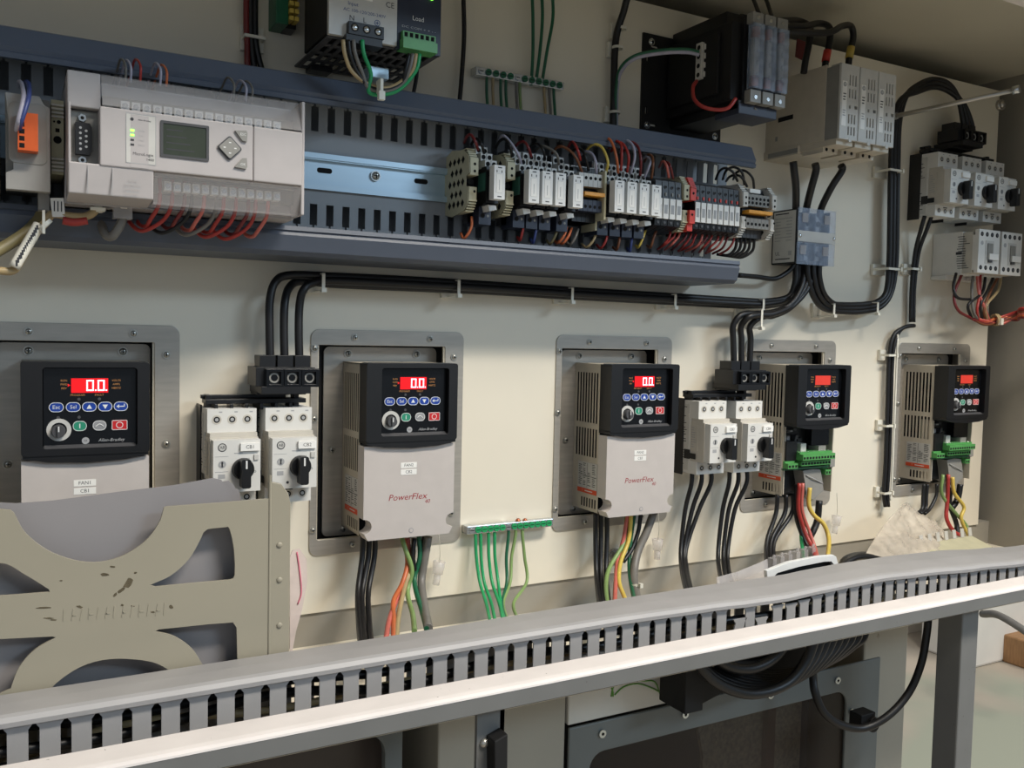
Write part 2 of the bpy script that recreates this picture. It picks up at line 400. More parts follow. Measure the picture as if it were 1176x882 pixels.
# cover: strip with a bulge where wires push it up
V=[];F=[];xs2=[-.56+i*.02 for i in range(101)]
for x in xs2:
    fz=kz(x,0); bz=kz(x,1)
    sec=[(-.2500,-.2310+fz),(-.2525,-.2308+fz),(-.2528,-.2275+fz),(-.2505,-.2246+fz),(-.2470,-.2235+fz),(-.2220,-.2245+(fz+bz)/2),(-.1935,-.2275+bz),(-.1905,-.2290+bz),(-.1890,-.2345+bz),(-.1905,-.2345+bz),(-.193,-.2290+bz),(-.2470,-.2256+fz)]
    V+=[(x,y,z) for y,z in sec]
n=12
for i in range(len(xs2)-1):
    for k in range(n): F.append((i*n+k,i*n+(k+1)%n,(i+1)*n+(k+1)%n,(i+1)*n+k))
F.append(tuple(range(n))); F.append(tuple(range(len(V)-n,len(V))))
mb=MB(T); mb.add(V,F,'duct'); mb.build('duct_cover',bd,loc=Vector((0,0,0)))
# wires lying in the bottom duct, seen between the fingers
for i,(m,c,yy,zz) in enumerate((('gray_wire','grey',-.232,-.268),('black','black',-.236,-.252),('tan_wire','tan',-.226,-.259),('nylon','white',-.229,-.275),('black','black',-.222,-.245))):
    pts=[(-.5+j*.1,yy+.004*math.sin(j*1.9+i),zz+.005*math.sin(j*2.7+i*2)) for j in range(20)]
    wire(pts,.004 if m=='black' else .0032,m,'%s wire glimpsed inside the bottom duct, %s'%(c,('low down','just under the cover, foremost','in the middle','lowest of all','just under the cover, further back')[i]),group='wires lying in the bottom duct',sub=4)
# ---------------------------------------------------------------- under the enclosure, machine body and room
mb=MB(ID); mb.box(-6,12,-6,12,-1.13,-1.10,'concrete'); struct(mb,'floor_room')
bpy.data.objects['floor_room'].name='floor'
# dark door left
O=at(300,860,-.16); 
def world_thing(name,O,label,cat,group=None): return thing(name,O,label,cat,group),Matrix.Translation(-Vector(O))
t,T=world_thing('machine_door',Vector((0,-.16,-1.05)),'dark smoked machine door under the left half of the enclosure','door')
mb=MB(T@WM); mb.shape([(-.55,-1.05),(.335,-1.05),(.335,-.31),(-.55,-.31)],[rrect(-.50,.318,-1.0,-.330,.02)],.145,.16,'door_gray'); mb.build('door_frame',t,loc=Vector((0,0,0)),bevel=.001)
mb=MB(T@WM); mb.box(-.505,.325,-1.005,-.325,.148,.152,'dark_window'); mb.build('window_pane',t,loc=Vector((0,0,0)))
mb=MB(T@WM); mb.box(.118,.124,-1.0,-.33,.153,.1545,'door_gray'); mb.build('window_bar',t,loc=Vector((0,0,0)))
t,T=world_thing('machine_upright',Vector((.356,-.27,-1.1)),'grey steel angle leg with a black latch below the enclosure lip','leg')
mb=MB(T@WM); mb.box(.344,.3685,-1.1,-.2665,.286,.290,'frame_gray'); mb.box(.3645,.3685,-1.1,-.2665,.25,.290,'frame_gray'); mb.build('angle_bar',t,loc=Vector((0,0,0)))
mb=MB(T@WM); c=at(563,868,-.29); mb.poly([(c.x-.004,c.z+.018),(c.x+.008,c.z+.022),(c.x+.009,c.z-.05),(c.x+.001,c.z-.05),(c.x-.003,c.z-.01)],.290,.304,'black_matte'); mb.dome((c.x-.006,c.z+.012,.290),(0,0,1),.004,.004,'screw'); mb.build('latch',t,loc=Vector((0,0,0)),bevel=.001)
t,T=world_thing('machine_cabinet',Vector((.45,-.15,-1.1)),'beige painted machine cabinet side behind the grey angle leg','cabinet')
mb=MB(T@WM); mb.box(.372,.5135,-1.1,-.305,.02,.157,'machine_beige'); mb.build('side_panel',t,loc=Vector((0,0,0)),bevel=.002)
t,T=world_thing('machine_cabinet',Vector((.63,-.15,-.37)),'off-white machine cover with a green printed emblem and rust spots','cover')
mb=MB(T@WM); mb.box(.5165,.690,-.3645,-.305,.02,.1575,'machine_white'); mb.build('cover_panel',t,loc=Vector((0,0,0)),bevel=.0015)
mb=MB(T@ID)
arc=[at(u,v,-.1580) for u,v in ((702,800),(706,787),(722,783),(740,782),(752,783),(758,797))]
arc2=[at(u,v,-.1580) for u,v in ((706,798),(716,789),(732,785),(748,790),(756,794))]
arc3=[at(u,v,-.1580) for u,v in ((700,782),(704,795),(704,800))]
for a in (arc,arc2,arc3): mb.tube(a,.0008,'emblem_green',n=6,sub=3)
mb.build('emblem',t,loc=Vector((0,0,0)),label='green printed emblem outline')
# right machine door with smoked window
t,T=world_thing('machine_door',Vector((.75,-.16,-1.05)),'grey framed machine door with smoked window and small screws, right of the beige side','door')
mb=MB(T@WM); mb.shape([(.5165,-1.08),(.985,-1.08),(.985,-.3665),(.5165,-.3665)],[rrect(.5425,.925,-1.03,-.3985,.018)],.1565,.160,'door_gray'); mb.build('door_frame',t,loc=Vector((0,0,0)),bevel=.0012)
mb=MB(T@WM); mb.box(.535,.93,-1.04,-.392,.1535,.156,'smoke'); mb.build('window_pane',t,loc=Vector((0,0,0)))
for u,v in ((691,842),(786,820),(884,798),(961,781),(977,817)):
    c=at(u,v,-.160); mb=MB(T@WM); mb.cyl((c.x,c.z,.160),(c.x,c.z,.1625),.0042,'zinc'); mb.cyl((c.x,c.z,.1625),(c.x,c.z,.1628),.0016,'hole'); mb.build('screw',t,loc=Vector((0,0,0)))
t,T=world_thing('machine_board',Vector((.8,-.128,-1.05)),'speckled tan board standing behind the smoked window','board')
mb=MB(T@WM); mb.poly([(.735,-1.05),(.880,-1.05),(.880,-.385),(.705,-.385),(.722,-.45)],.125,.130,'board'); mb.box(.815,.828,-1.05,-.385,.130,.138,'brown_wire'); mb.build('board_sheet',t,loc=Vector((0,0,0)))
t,T=world_thing('machine_upright',Vector((1.07,-.07,-1.1)),'wide beige painted machine post right of the smoked door','post')
mb=MB(T@WM); a=at(990,800,-.12);b=at(1040,800,-.12); mb.box(a.x,b.x,-1.1,-.304,.03,.12,'machine_beige'); mb.build('post_tube',t,loc=Vector((0,0,0)),bevel=.003)
t,T=world_thing('machine_upright',Vector((.977,-.265,-1.1)),'square grey steel leg, scuffed along its edge, under the right end of the lip','leg')
mb=MB(T@WM); mb.box(.9625,.9925,-1.1,-.2665,.252,.283,'frame_gray'); mb.build('leg_tube',t,loc=Vector((0,0,0)),bevel=.0018)
t,T=world_thing('machine_shade_backing',Vector((.4,.02,-1.1)),'added black sheet standing for the shade inside the machine, behind the doors','wall')
mb=MB(T@WM); mb.box(-.55,1.12,-1.1,-.304,-.03,-.02,'black_matte'); mb.build('back_sheet',t,loc=Vector((0,0,0)))  # black backing added so gaps around the doors look shaded
# cable coil under the enclosure
mb=MB(ID); c=at(893,722,-.20)
a=at(778,800,-.195); mb.box(a.x-.004,a.x+.020,-.212,-.17,a.z-.012,a.z+.045,'black_matte'); mb.poly([(a.x+.020,a.z+.045),(a.x+.020,a.z-.014),(a.x+.085,a.z+.002),(a.x+.085,a.z+.045)],.17,.20,'black_matte',M=WM)
mb.build('cable_bracket',label='black plastic bracket holding the left side of the cable coil',cat='bracket',bevel=.001)
for k in range(9):
    Y=-.236+.0075*k
    wire([(798+3*k,738,Y),(802+3*k,762,Y),(826+4*k,786-2*k,Y),(864+5*k,797-3*k,Y),(902+6.5*k,786-3.5*k,Y),(925+7*k,760-2.5*k,Y),(936+7*k,730,Y),(938+7*k,708,Y)],.0056,'cable',('frontmost turn','second turn from the front','third turn from the front','fourth turn from the front','middle turn','fourth turn from the back','third turn from the back','second turn from the back','rearmost turn')[k]+' of the black cable coil hanging under the enclosure','cable_turn','cable',group='turns of the black cable coil',sub=5,n=10)
for k in range(5):
    Y=-.232+.010*k
    wire([(806+4*k,728,Y),(812+4*k,746-2*k,Y),(834+4*k,764-5*k,Y),(862+4*k,768-6*k,Y),(888+5*k,756-6*k,Y),(904+5*k,734-4*k,Y),(908+5*k,712,Y)],.0056,'cable','inner turn of the coil tucked close beneath the lip, %s'%('frontmost','second from the front','middle one','second from the back','rearmost')[k],'cable_turn','cable',group='inner turns of the black cable coil',sub=5,n=10)
wire([(934,762,-.20),(934,778,-.20),(936,795,-.205),(946,818,-.21),(965,832,-.215),(992,836,-.22),(1020,822,-.23),(1044,795,-.235),(1058,762,-.24),(1064,730,-.24),(1066,712,-.24)],.0046,'cable','black cable hanging in a loose loop in front of the beige post','cable','cable')
mb=MB(ID); c=at(990,828,-.205); mb.box(c.x-.012,c.x+.012,-.214,-.196,c.z-.008,c.z+.012,'black_matte'); mb.ring((c.x+.004,-.216,c.z),(0,-1,0),.004,.009,.004,'black'); mb.build('cable_clip',label='black clip holding the loose cable loop against the door edge',cat='clip',bevel=.001)
# the room behind
mb=MB(ID); mb.box(2.95,9,1.35,1.42,-1.1,.6,'plaster'); struct(mb,'wall_far')
mb=MB(ID); a=atz(1120,768,-1.1); mb.box(a.x,a.x+.42,a.y,a.y+.22,-1.1,-.55,'plaster'); mb.build('concrete_block',label='white plastered block standing on the workshop floor at far right',cat='block',bevel=.01)
a=atz(1160,757,-1.1)
mb=MB(ID); mb.box(a.x-.05,a.x+1.0,a.y-.12,a.y+.0,-1.1,-1.0,'wood'); mb.build('timber_beam',label='timber beam on the floor at the far right edge',cat='beam',bevel=.006)
mb=MB(ID); mb.box(a.x+.20,a.x+1.0,a.y+.26,a.y+.29,-1.1,-.35,'wood'); mb.build('wooden_board',label='brown wooden board upright behind the beam',cat='board')
wire([atx(1128,705,2.75),atx(1150,708,2.72),atx(1200,740,2.72)],.012,'gray_wire','grey pipe crossing in front of the white block','pipe','pipe')
# ---------------------------------------------------------------- motor drives
Z0=Vector((0,0,0))
def vents(c0,c1,b0,b1,n):
    st=(c1-c0)/n; return [(c0+st*(k+.22),c0+st*(k+.78),b0,b1) for k in range(n)]
def keypad(t,lit):
    k=MB(); 
    k.shape(rrect(0,100,-80,0,3),[rrect(16,90,-74,-5,3)],40,59,'black'); 
    k.box(1,99,-79,-1,35,50,'black')
    k.poly([(1,-79),(99,-79),(99,-82),(80,-85.5),(50,-87),(20,-85.5),(1,-82)],35,58,'black')
    k.hexa([(17,-74.5,52),(17,-74.5,58.6),(17,-71.5,52),(17,-71.5,53),(89,-74.5,52),(89,-74.5,58.6),(89,-71.5,52),(89,-71.5,53)],'dark_gray_plastic')
    kp=k.build('keypad',t,loc=Z0,bevel=.0014)
    f=MB(); f.box(17,89,-71.5,-6,50,52.5,'black_gloss')
    for s,b in (('RUN',-16.5),('FWD',-19.8),('REV',-23.1)): f.text(s,32.5,b,1.7,52.55,'print_orange')
    for s,b in (('VOLTS',-16.5),('AMPS',-19.8),('HERTZ',-23.1)): f.text(s,73.5,b,1.7,52.55,'print_orange')
    f.text('PROGRAM',43,-29,1.7,52.55,'print_orange'); f.text('FAULT',60,-29,1.7,52.55,'print_orange')
    for a,b in ((44,-32.5),(60,-32.5),(28,-48),(44,-48)): f.cyl((a,b,52.4),(a,b,52.8),1.3,'dark_gray_plastic',n=10)
    f.ring((49,-68.5,52.5),(0,0,1),2.2,3.0,.2,'print_gray'); f.cyl((49,-68.5,52.5),(49,-68.5,52.7),2.2,'print_gray'); f.text('AB',49,-68.5,1.6,52.75,'print_dark')
    f.text('Allen-Bradley',69.5,-68.5,2.7,52.6,'print_gray',shear=.25)
    fp=f.build('faceplate',kp,loc=Z0)
    d=MB(); d.box(38,67,-27,-14.5,52.4,52.9,'display_lit' if lit else 'display_off')
    if lit:
        def seg(a,b,w,h,l):   # seven segment zero
            k=1.15
            for q in ((a,a+w,b+h-k,b+h),(a,a+w,b,b+k),(a,a+k,b,b+h),(a+w-k,a+w,b,b+h)): d.box(q[0],q[1],q[2],q[3],52.9,53.05,'digit')
        seg(49.8,-25.4,5.8,9.4,0); seg(58.6,-25.4,5.6,9.4,0); d.box(56.5,57.6,-25.4,-24.3,52.9,53.05,'digit'); d.box(65.0,66.1,-25.4,-24.3,52.9,53.05,'digit')
        d.poly([(35.4,-21.8),(37.4,-20.4),(35.4,-19)],52.5,52.7,'display_lit')
    d.build('display',kp,loc=Z0,label='red display reading 0.0' if lit else 'red display with nothing lit')
    for i,(a,s) in enumerate(((26.5,'Esc'),(39.5,'Sel'),(52,'up'),(64.5,'down'),(77,'enter'))):
        q=MB(); q.poly([(a+x,b) for x,b in rrect(-5.7,5.7,-43.2,-35,4)],52.4,53.8,'blue_button')
        q.shape([(a+x,b) for x,b in rrect(-5.7,5.7,-43.2,-35,4)],[[(a+x,b) for x,b in rrect(-5.2,5.2,-42.7,-35.5,3.5)]],53.8,53.95,'print_light')
        if i<2: q.text(s,a,-39.1,3.2,53.9,'print_light')
        elif i==2: q.poly([(a-2.2,-40.8),(a+2.2,-40.8),(a,-37)],53.8,53.95,'print_light')
        elif i==3: q.poly([(a-2.2,-37.4),(a+2.2,-37.4),(a,-41.2)],53.8,53.95,'print_light')
        else: q.box(a-2.5,a+3.2,-39.5,-38.7,53.8,53.95,'print_light'); q.poly([(a-3.6,-39.1),(a-1.4,-37.4),(a-1.4,-40.8)],53.8,53.95,'print_light'); q.box(a+2.5,a+3.2,-39.5,-36.9,53.8,53.95,'print_light')
        q.build('button',kp,loc=Z0)
    for a,m,w,s in ((44.5,'green_button',5.4,'I'),(60,'gray_button',5.4,'n'),(76,'red_button',6.3,'o')):
        q=MB(); rr_=4 if m!='red_button' else 1
        q.poly([(a+x,b) for x,b in rrect(-w,w,-59.8,-51.2,rr_)],52.4,53.8,m)
        q.shape([(a+x,b) for x,b in rrect(-w,w,-59.8,-51.2,rr_)],[[(a+x,b) for x,b in rrect(-w+.5,w-.5,-59.3,-51.7,rr_-.5)]],53.8,53.95,'print_light')
        if s=='I': q.box(a-.4,a+.4,-57.5,-53.5,53.8,53.95,'print_light')
        elif s=='n':
            q.tube([(a-3.4,-56.6,53.8),(a,-54.3,53.8),(a+3.4,-56.6,53.8)],.5,'print_light',n=4)
        else: q.ring((a,-55.5,53.8),(0,0,1),2.3,2.9,.15,'print_light')
        q.build('button',kp,loc=Z0)
    q=MB(); q.ring((28.5,-58.5,52.5),(0,0,1),6.2,9.6,.4,'label_silver',n=28); q.cyl((28,-59.5,52.5),(28,-59.5,59),5.9,'dark_gray_plastic',r1=5.0,n=24); q.poly([(26.6,-54.8),(29.4,-54.8),(29.0,-64.3),(27.0,-64.3)],59,60.5,'dark_gray_plastic'); q.box(27.5,28.5,-59.5,-54.9,60.5,60.8,'print_light')
    q.build('knob',kp,loc=Z0)
    return kp
def housing(t,opened):
    h=MB(); cb=35
    S=side(2)
    hol=vents(-16,31,-72,-12,8)+vents(-16,31,-113,-79,8)+(vents(-2,32,-174,-163,6))
    h.plate(-20,cb,-178,-1,-.35,0,hol,'drive_body',M=S)
    h.box(2,98,-3,-1,-20,cb,'drive_body'); h.box(96.4,98,-178,-1,-20,cb,'drive_body'); h.box(2,98,-178,-1,-20,-18,'drive_body')
    h.box(3.4,95,-176,-4,-17,33 if not opened else 12,'hole')
    if not opened: h.box(2,98,-178,-176.4,-20,30,'drive_body')
    h.build('housing',t,loc=Z0)
    l=MB(S); l.box(-8,33,-157,-120,.1,.5,'label_silver'); l.box(-8,33,-157.5,-152,.5,.7,'label_orange')
    for r in range(13):
        for cc in range(4):
            if (r*3+cc)%7 and not (cc==2 and r<5): l.box(-6+cc*9.6,-6+cc*9.6+random.uniform(4,8),-122.5-r*2.15,-121.7-r*2.15,.5,.6,'print_dark')
    l.box(12,12.4,-151,-121,.5,.6,'print_dark'); l.box(-7,32,-137,-136.6,.5,.6,'print_dark'); l.text('!',3,-154.7,2.6,.75,'print_light')
    l.box(8,24,-155.3,-154.2,.7,.75,'print_light')
    l.build('side_label',t,loc=Z0)
    p=MB(); p.shape(rrect(-19.5,110.5,-189,14.5,6),[],-23,-20,'steel_plate')
    pl=p.build('mounting_plate',t,loc=Z0,bevel=.0008)
    for a,b in ((7,7),(86,7),(-10,-96),(4,-182),(90,-181),(103,-96)):
        q=MB(); q.screw(a,b,-20,3.4); q.build('screw',pl,loc=Z0)
COV=[(0,-84),(100,-84)]+[(100,-158)]+[(100-9*math.sin(q),-165.5+7.5*math.cos(q)) for q in [PI*j/8 for j in range(1,8)]]+[(99,-173),(95,-180),(5,-180),(1,-173)]+[(9*math.sin(q),-165.5+7.5*math.cos(q)) for q in [PI*j/8 for j in range(7,0,-1)]]+[(0,-158)]
def cover(t,n):
    c=MB(); c.poly(COV,36,54,'drive_cover'); c.cyl((52,-173,54),(52,-173,54.3),2.6,'gray_button'); c.cyl((52,-173,54.3),(52,-173,54.35),1.9,'drive_cover')
    cv=c.build('lower_cover',t,loc=Z0,bevel=.002,segs=3)
    x=MB(); x.text('Power',39,-138,6.4,54.1,'print_red',shear=.22,w=26); x.text('Flex',60.2,-138,6.4,54.1,'print_red',shear=.22,w=17.5); x.text('40',69.5,-144,4.2,54.1,'print_red',shear=.22)
    x.build('lettering',cv,loc=Z0)
    for s,b in (('FAN%d'%n,-105),('CB%d'%n,-112)):
        x=MB(); x.box(39.5,57,b-2.8,b+2.8,54,54.3,'sticker'); x.text(s,48.3,b,3.0,54.35,'print_dark'); x.build('sticker',cv,loc=Z0,label='white sticker reading '+s)
def innards(t):
    g=MB(); g.box(4,96,-176,-84,8,14,'pcb'); g.box(6,94,-120,-84,14,20,'black'); g.box(4.5,6,-176,-84,8,35,'drive_body'); g.box(2,96,-143,-140,10,38,'pcb'); g.box(88,97,-142,-128,10,40,'gray_plastic')
    for k in range(14): 
        a=10+random.random()*78; b=-88-random.random()*22; g.box(a,a+random.uniform(3,8),b-random.uniform(2,6),b,18,22+random.random()*6,random.choice(['black','dark_gray_plastic','pcb','black','print_gray']))
    g.box(5,25,-130,-104,14,38,'black'); g.box(58,92,-112,-86,14,32,'black_gloss'); g.box(34,44,-119,-108,14,36,'label_silver'); g.box(66,80,-120,-112,14,38,'gray_plastic')
    g.box(3,92,-178,-138,-4,16,'black_matte')
    g.build('circuit_board',t,loc=Z0)
    def term(a0,n,b,c0,c1,h,name='terminal_strip',p=5.2):
        q=MB(); q.box(a0,a0+n*p,b-h,b,c0,c1,'green_terminal'); q.box(a0,a0+n*p,b,b+2.5,c0,c1-6,'green_terminal')
        for k in range(n): q.box(a0+k*p+1,a0+k*p+p-1,b-h+1.5,b-h+4.6,c1-.1,c1+.15,'hole'); q.cyl((a0+k*p+p/2,b+2.5,c1-11),(a0+k*p+p/2,b+2.7,c1-11),1.7,'zinc',n=8)
        q.build(name,t,loc=Z0)
    term(24,11,-121,20,50,8,p=5.6); term(28,10,-131,18,44,6.5,p=5.6); term(3,3,-133,20,44,7,p=6); term(82,2,-146,10,38,7,p=5)
    k=MB(); k.poly([(42,-146),(60,-144),(76,-146),(80,-158),(84,-176),(64,-188),(50,-180),(46,-160)],12,34,'gray_plastic'); k.tube([(47,-152,35),(62,-158,36),(82,-166,34)],.9,'print_gray',n=5)
    k.build('cable_shroud',t,loc=Z0,bevel=.003,label='torn grey sleeve around the cable entry')
drive_lbl=['motor drive furthest left, red 0.0 lit, partly behind the document pocket',
 'motor drive with red 0.0 lit, stickers FAN2 and CB2, beside left breaker pair',
 'middle motor drive with red 0.0 lit and stickers FAN3 and CB3',
 'opened motor drive with green terminals, blank red display, right of the middle breaker pair',
 'opened motor drive furthest right and smallest, green terminals above coloured wires']
DR=[]
t=thing('motor_drive',(DX[0],0,0),drive_lbl[0],'motor drive'); keypad(t,1); housing(t,0); cover(t,1); DR.append(t)
for n in (1,2):
    c=t.copy(); C.objects.link(c); c.location=(DX[n],0,0); c['label']=drive_lbl[n]
    for k in kids(t):
        if k.name.startswith('lower_cover'): continue
        copy_tree(k,parent=c)
    cover(c,n+1); DR.append(c)
c=thing('motor_drive',(DX[3],0,0),drive_lbl[3],'motor drive'); keypad(c,0); housing(c,1); innards(c); DR.append(c)
DR.append(copy_tree(c,(DX[4],0,0),drive_lbl[4]))
for d in DR: d['group']='motor drives in a row across the panel'
# steel frames round the cut-outs
t=thing('flange_plate',(DX[0],0,0),'','frame','steel frames around the panel cut-outs')
q=MB(); q.shape(rrect(-39.7,134,-203.5,32.6,9),[rrect(-32,111.5,-187,16.5,2)],0,1.6,'steel_plate'); fr=q.build('frame_plate',t,loc=Z0,bevel=.0005)
q=MB(); q.box(-45,126,-202,28,-29,-24,'gasket'); q.build('gasket',t,loc=Z0)
for a,b in ((7,24.5),(93,24.5),(122,5),(-36,13),(-36,-176),(-36,-60),(122,-80),(122,-170),(7,-195),(93,-195)):
    q=MB(); q.screw(a,b,1.6,2.9); q.build('screw',t,loc=Z0)
names=['steel frame screwed round the cut-out of the far left motor drive','steel frame screwed round the cut-out of the motor drive beside the left breakers','steel frame screwed round the cut-out of the middle motor drive','steel frame screwed behind the opened motor drive next to the middle breakers','steel frame screwed behind the far right opened motor drive']
t['label']=names[0]
for n in range(1,5): copy_tree(t,(DX[n],0,0),names[n])
# ---------------------------------------------------------------- motor circuit breakers
def breaker(O,label,txt=None,group=None,knob=None):
    t=thing('circuit_breaker',O,label,'circuit breaker',group)
    q=MB(); q.box(0,45,-92,0,.5,33,'breaker_white'); q.box(-1.5,0,-95,2,.5,20,'black'); q.box(0,45,-22,0,33,47,'breaker_white'); q.box(0,45,-92,-76,33,46,'breaker_white')
    q.box(1,44,-26,-22,33,55,'breaker_gray'); q.box(.5,44.5,-76,-26,33,58,'breaker_gray')
    for b in (-10,-84):
        for a in (8.5,22.5,36.5):
            q.ring((a,b,46.5 if b>-50 else 45.5),(0,0,1),2.9,4.4,.8,'breaker_gray'); q.cyl((a,b,46),(a,b,47.3 if b>-50 else 46.3),2.9,'hole'); q.cyl((a,b,47.2 if b>-50 else 46.2),(a,b,47.5 if b>-50 else 46.5),1.7,'print_gray',n=8)
    for a in (12,26,40): q.box(a-1.5,a+1.5,-3.6,-2.4,47,47.1,'print_gray')
    q.box(18,27,-80,-78.5,46,46.1,'print_dark')
    bd=q.build('body',t,loc=Z0,bevel=.0007)
    s=MB(side(-.0)); s.box(3,30,-88,-5,0.05,.3,'label_silver')
    for r in range(26):
        s.box(5,5+random.uniform(8,22),-9-r*2.9,-8-r*2.9,.3,.35,'print_dark')
    s.box(34,47,-62,-30,-.2,.2,'breaker_gray')
    for r in range(9): s.box(35,35+random.uniform(4,10),-34-r*3,-33-r*3,.3,.35,'print_gray')
    s.box(33,44,-73,-66,.3,.5,'black'); s.box(22,33,-74,-62,.3,.5,'black')
    s.build('side_label',t,loc=Z0)
    f=MB(); f.box(1.5,44,-75,-27,58,68,'breaker_white')
    f.ring((9.5,-33.5,68),(0,0,1),3.1,3.9,.2,'print_dark'); f.cyl((9.5,-33.5,68),(9.5,-33.5,68.1),3.1,'label_silver'); f.text('AB',9.5,-33.5,2.6,68.2,'print_dark')
    for b in (-42,-56): f.box(3,15,b,b+.4,68,68.15,'print_gray')
    f.ring((9.5,-49,68),(0,0,1),1.6,3.4,.3,'print_gray'); f.box(8.8,10.2,-51.5,-46.5,68.2,68.5,'print_dark')
    f.box(6,12,-62,-58,68,68.2,'print_gray'); f.box(38,42,-46,-41,68,69.4,'label_silver'); f.box(20,28,-39.6,-38.8,68,68.15,'print_gray'); f.cyl((16,-69,68),(16,-69,68.2),1.4,'print_dark',n=8)
    f.text('I',33.5,-45,2,68.2,'print_dark'); f.text('O',39,-57,2,68.2,'print_dark')
    f.build('front_cover',t,loc=Z0,bevel=.0008)
    k=MB(); k.cyl((28,-54,68),(28,-54,73),10.2,'black',r1=9.4,n=28); k.poly([(28+x,-54+y) for x,y in rrect(-4.2,4.2,-16,10.5,2)],72,83,'black'); k.box(27.2,28.8,-52,-44.5,83,83.4,'print_light')
    k.build('rotary_knob',t,loc=Z0,bevel=.0008)
    st=MB(); st.box(25.5,42.5,-37.2,-30.2,68,70.5,'sticker')
    if txt: st.text(txt,34,-33.7,3.2,70.6,'print_dark')
    st.build('marker',t,loc=Z0,label='white marker'+(' reading '+txt if txt else ''))
    return t
BR=[]
a=at(238.0,470,-.047); b=at(304.9,471.5,-.047)
BR.append(breaker(Vector((a.x,0,a.z)),'white circuit breaker marked CB1 with black rotary knob, left one of the left pair','CB1'))
BR.append(breaker(Vector((b.x,0,a.z)),'white circuit breaker marked CB2 with black rotary knob, right one of the left pair','CB2'))
P4a=at(802.9,461,-.047); P4b=at(845.7,461,-.047)
BR.append(breaker(Vector((P4a.x,0,P4a.z)),'circuit breaker with black knob and printed side label, left one of the middle pair','CB3'))
BR.append(breaker(Vector((P4b.x,0,P4b.z)),'circuit breaker with black knob, right one of the middle pair, nearest the opened drive','CB4'))
P5=at(1077.7,174,-.047)
for k,nm in enumerate(('leftmost','middle','rightmost')):
    BR.append(breaker(Vector((P5.x+.0566*k,0,P5.z)),'%s of the three circuit breakers high on the right side of the panel'%nm))
for o in BR: o['group']='motor circuit breakers with rotary knobs'
def feeder(x0,x1,z,xf,label,f2):      # comb busbar and three-way infeed block, both black
    t=thing('busbar',Vector((x0,0,z)),label,'busbar'); L=(x1-x0)*1000
    q=MB(); q.box(-3,L+3,3.5,8,14,34,'black'); q.box(-5,L-14,8,11.5,16,22,'black')
    for k in range(int(L//14)): q.box(4+k*14,7+k*14,-2,4,24,40,'black')
    q.box(-2,3,0,12,16,30,'black'); q.box(L-8,L-3,0,12,16,30,'black')
    q.build('comb_bar',t,loc=Z0,bevel=.0005)
    t=thing('infeed_block',Vector((xf,0,z+.012)),f2,'terminal block')
    q=MB(); q.box(0,47,2,9,8,56,'black'); q.box(-4,53,9,27,16,50,'black'); q.box(0,47,0,3,12,40,'black')
    q.box(4,56,8,26,50,52,'black')
    for k in range(3):
        a=5+17*k; q.plate(a-.5,a+16,8.5,25.5,52,56,[(a+2.2,a+13.3,11,23)],'black_gloss'); q.ring((a+7.7,17,52.2),(0,0,1),3.3,5,.6,'gray_plastic',n=14); q.cyl((a+7.7,17,52),(a+7.7,17,52.4),3.3,'black_gloss',n=14)
        q.box(a-3,a+12,27,38,18,40,'black')
    q.build('block_body',t,loc=Z0,bevel=.0007)
feeder(BR[0].location.x+.004,BR[1].location.x+.040,BR[0].location.z,BR[1].location.x-.006,'black comb busbar linking the left pair of breakers','black three-way infeed block on top of the left breaker pair')
feeder(BR[2].location.x+.004,BR[3].location.x+.036,BR[2].location.z,BR[3].location.x-.006,'black comb busbar linking the middle pair of breakers','black three-way infeed block on top of the middle breaker pair')
feeder(BR[4].location.x+.004,BR[6].location.x+.036,BR[4].location.z,BR[5].location.x-.014,'black comb busbar linking the three breakers high on the right','black infeed block on top of the three right-hand breakers')
# ---------------------------------------------------------------- contactors
def contactor(O,label):
    t=thing('contactor',O,label,'contactor','pair of contactors at right')
    q=MB(); q.box(0,45,-66,-2,.5,50,'breaker_white'); q.box(1,44,-64,-3,50,66,'breaker_gray'); q.box(-2,47,-72,-66,.5,26,'breaker_white'); q.box(0,45,-60,-8,66,70,'breaker_white')
    q.build('body',t,loc=Z0,bevel=.0007)
    f=MB(); f.box(0,50,-64,0,70,76,'breaker_white')
    for k in range(4):
        for b in (-7,-56): f.cyl((7+12*k,b,75.8),(7+12*k,b,76.3),3.4,'hole',n=12); f.cyl((7+12*k,b,76.2),(7+12*k,b,76.5),2,'dark_gray_plastic',n=8)
    f.cyl((8,-20,76),(8,-20,76.2),3.2,'print_gray'); f.box(16,36,-50,-16,76,76.6,'label_silver'); f.box(20,32,-44,-20,76.6,78,'gray_plastic'); f.box(22,30,-48,-44,76.6,79,'dark_gray_plastic'); f.box(23,45,-44,-35,78,79.2,'sticker')
    f.build('front_cover',t,loc=Z0,bevel=.0007)
    s=MB(side(0))
    for r in range(14): s.box(44-random.uniform(0,3),62+random.uniform(-9,0),-10-r*3.6,-9-r*3.6,.1,.2,'print_dark')
    s.box(40,50,-36,-32,.2,.25,'print_dark')
    s.build('side_label',t,loc=Z0); return t
pc=at(1125,261,-.076)
CT=[contactor(Vector((pc.x,0,pc.z-.002)),'white contactor with printed side, left one of the two above the loose red wires'),
    contactor(Vector((pc.x+.0555,0,pc.z-.002)),'white contactor, right one of the two, nearest the enclosure side wall')]
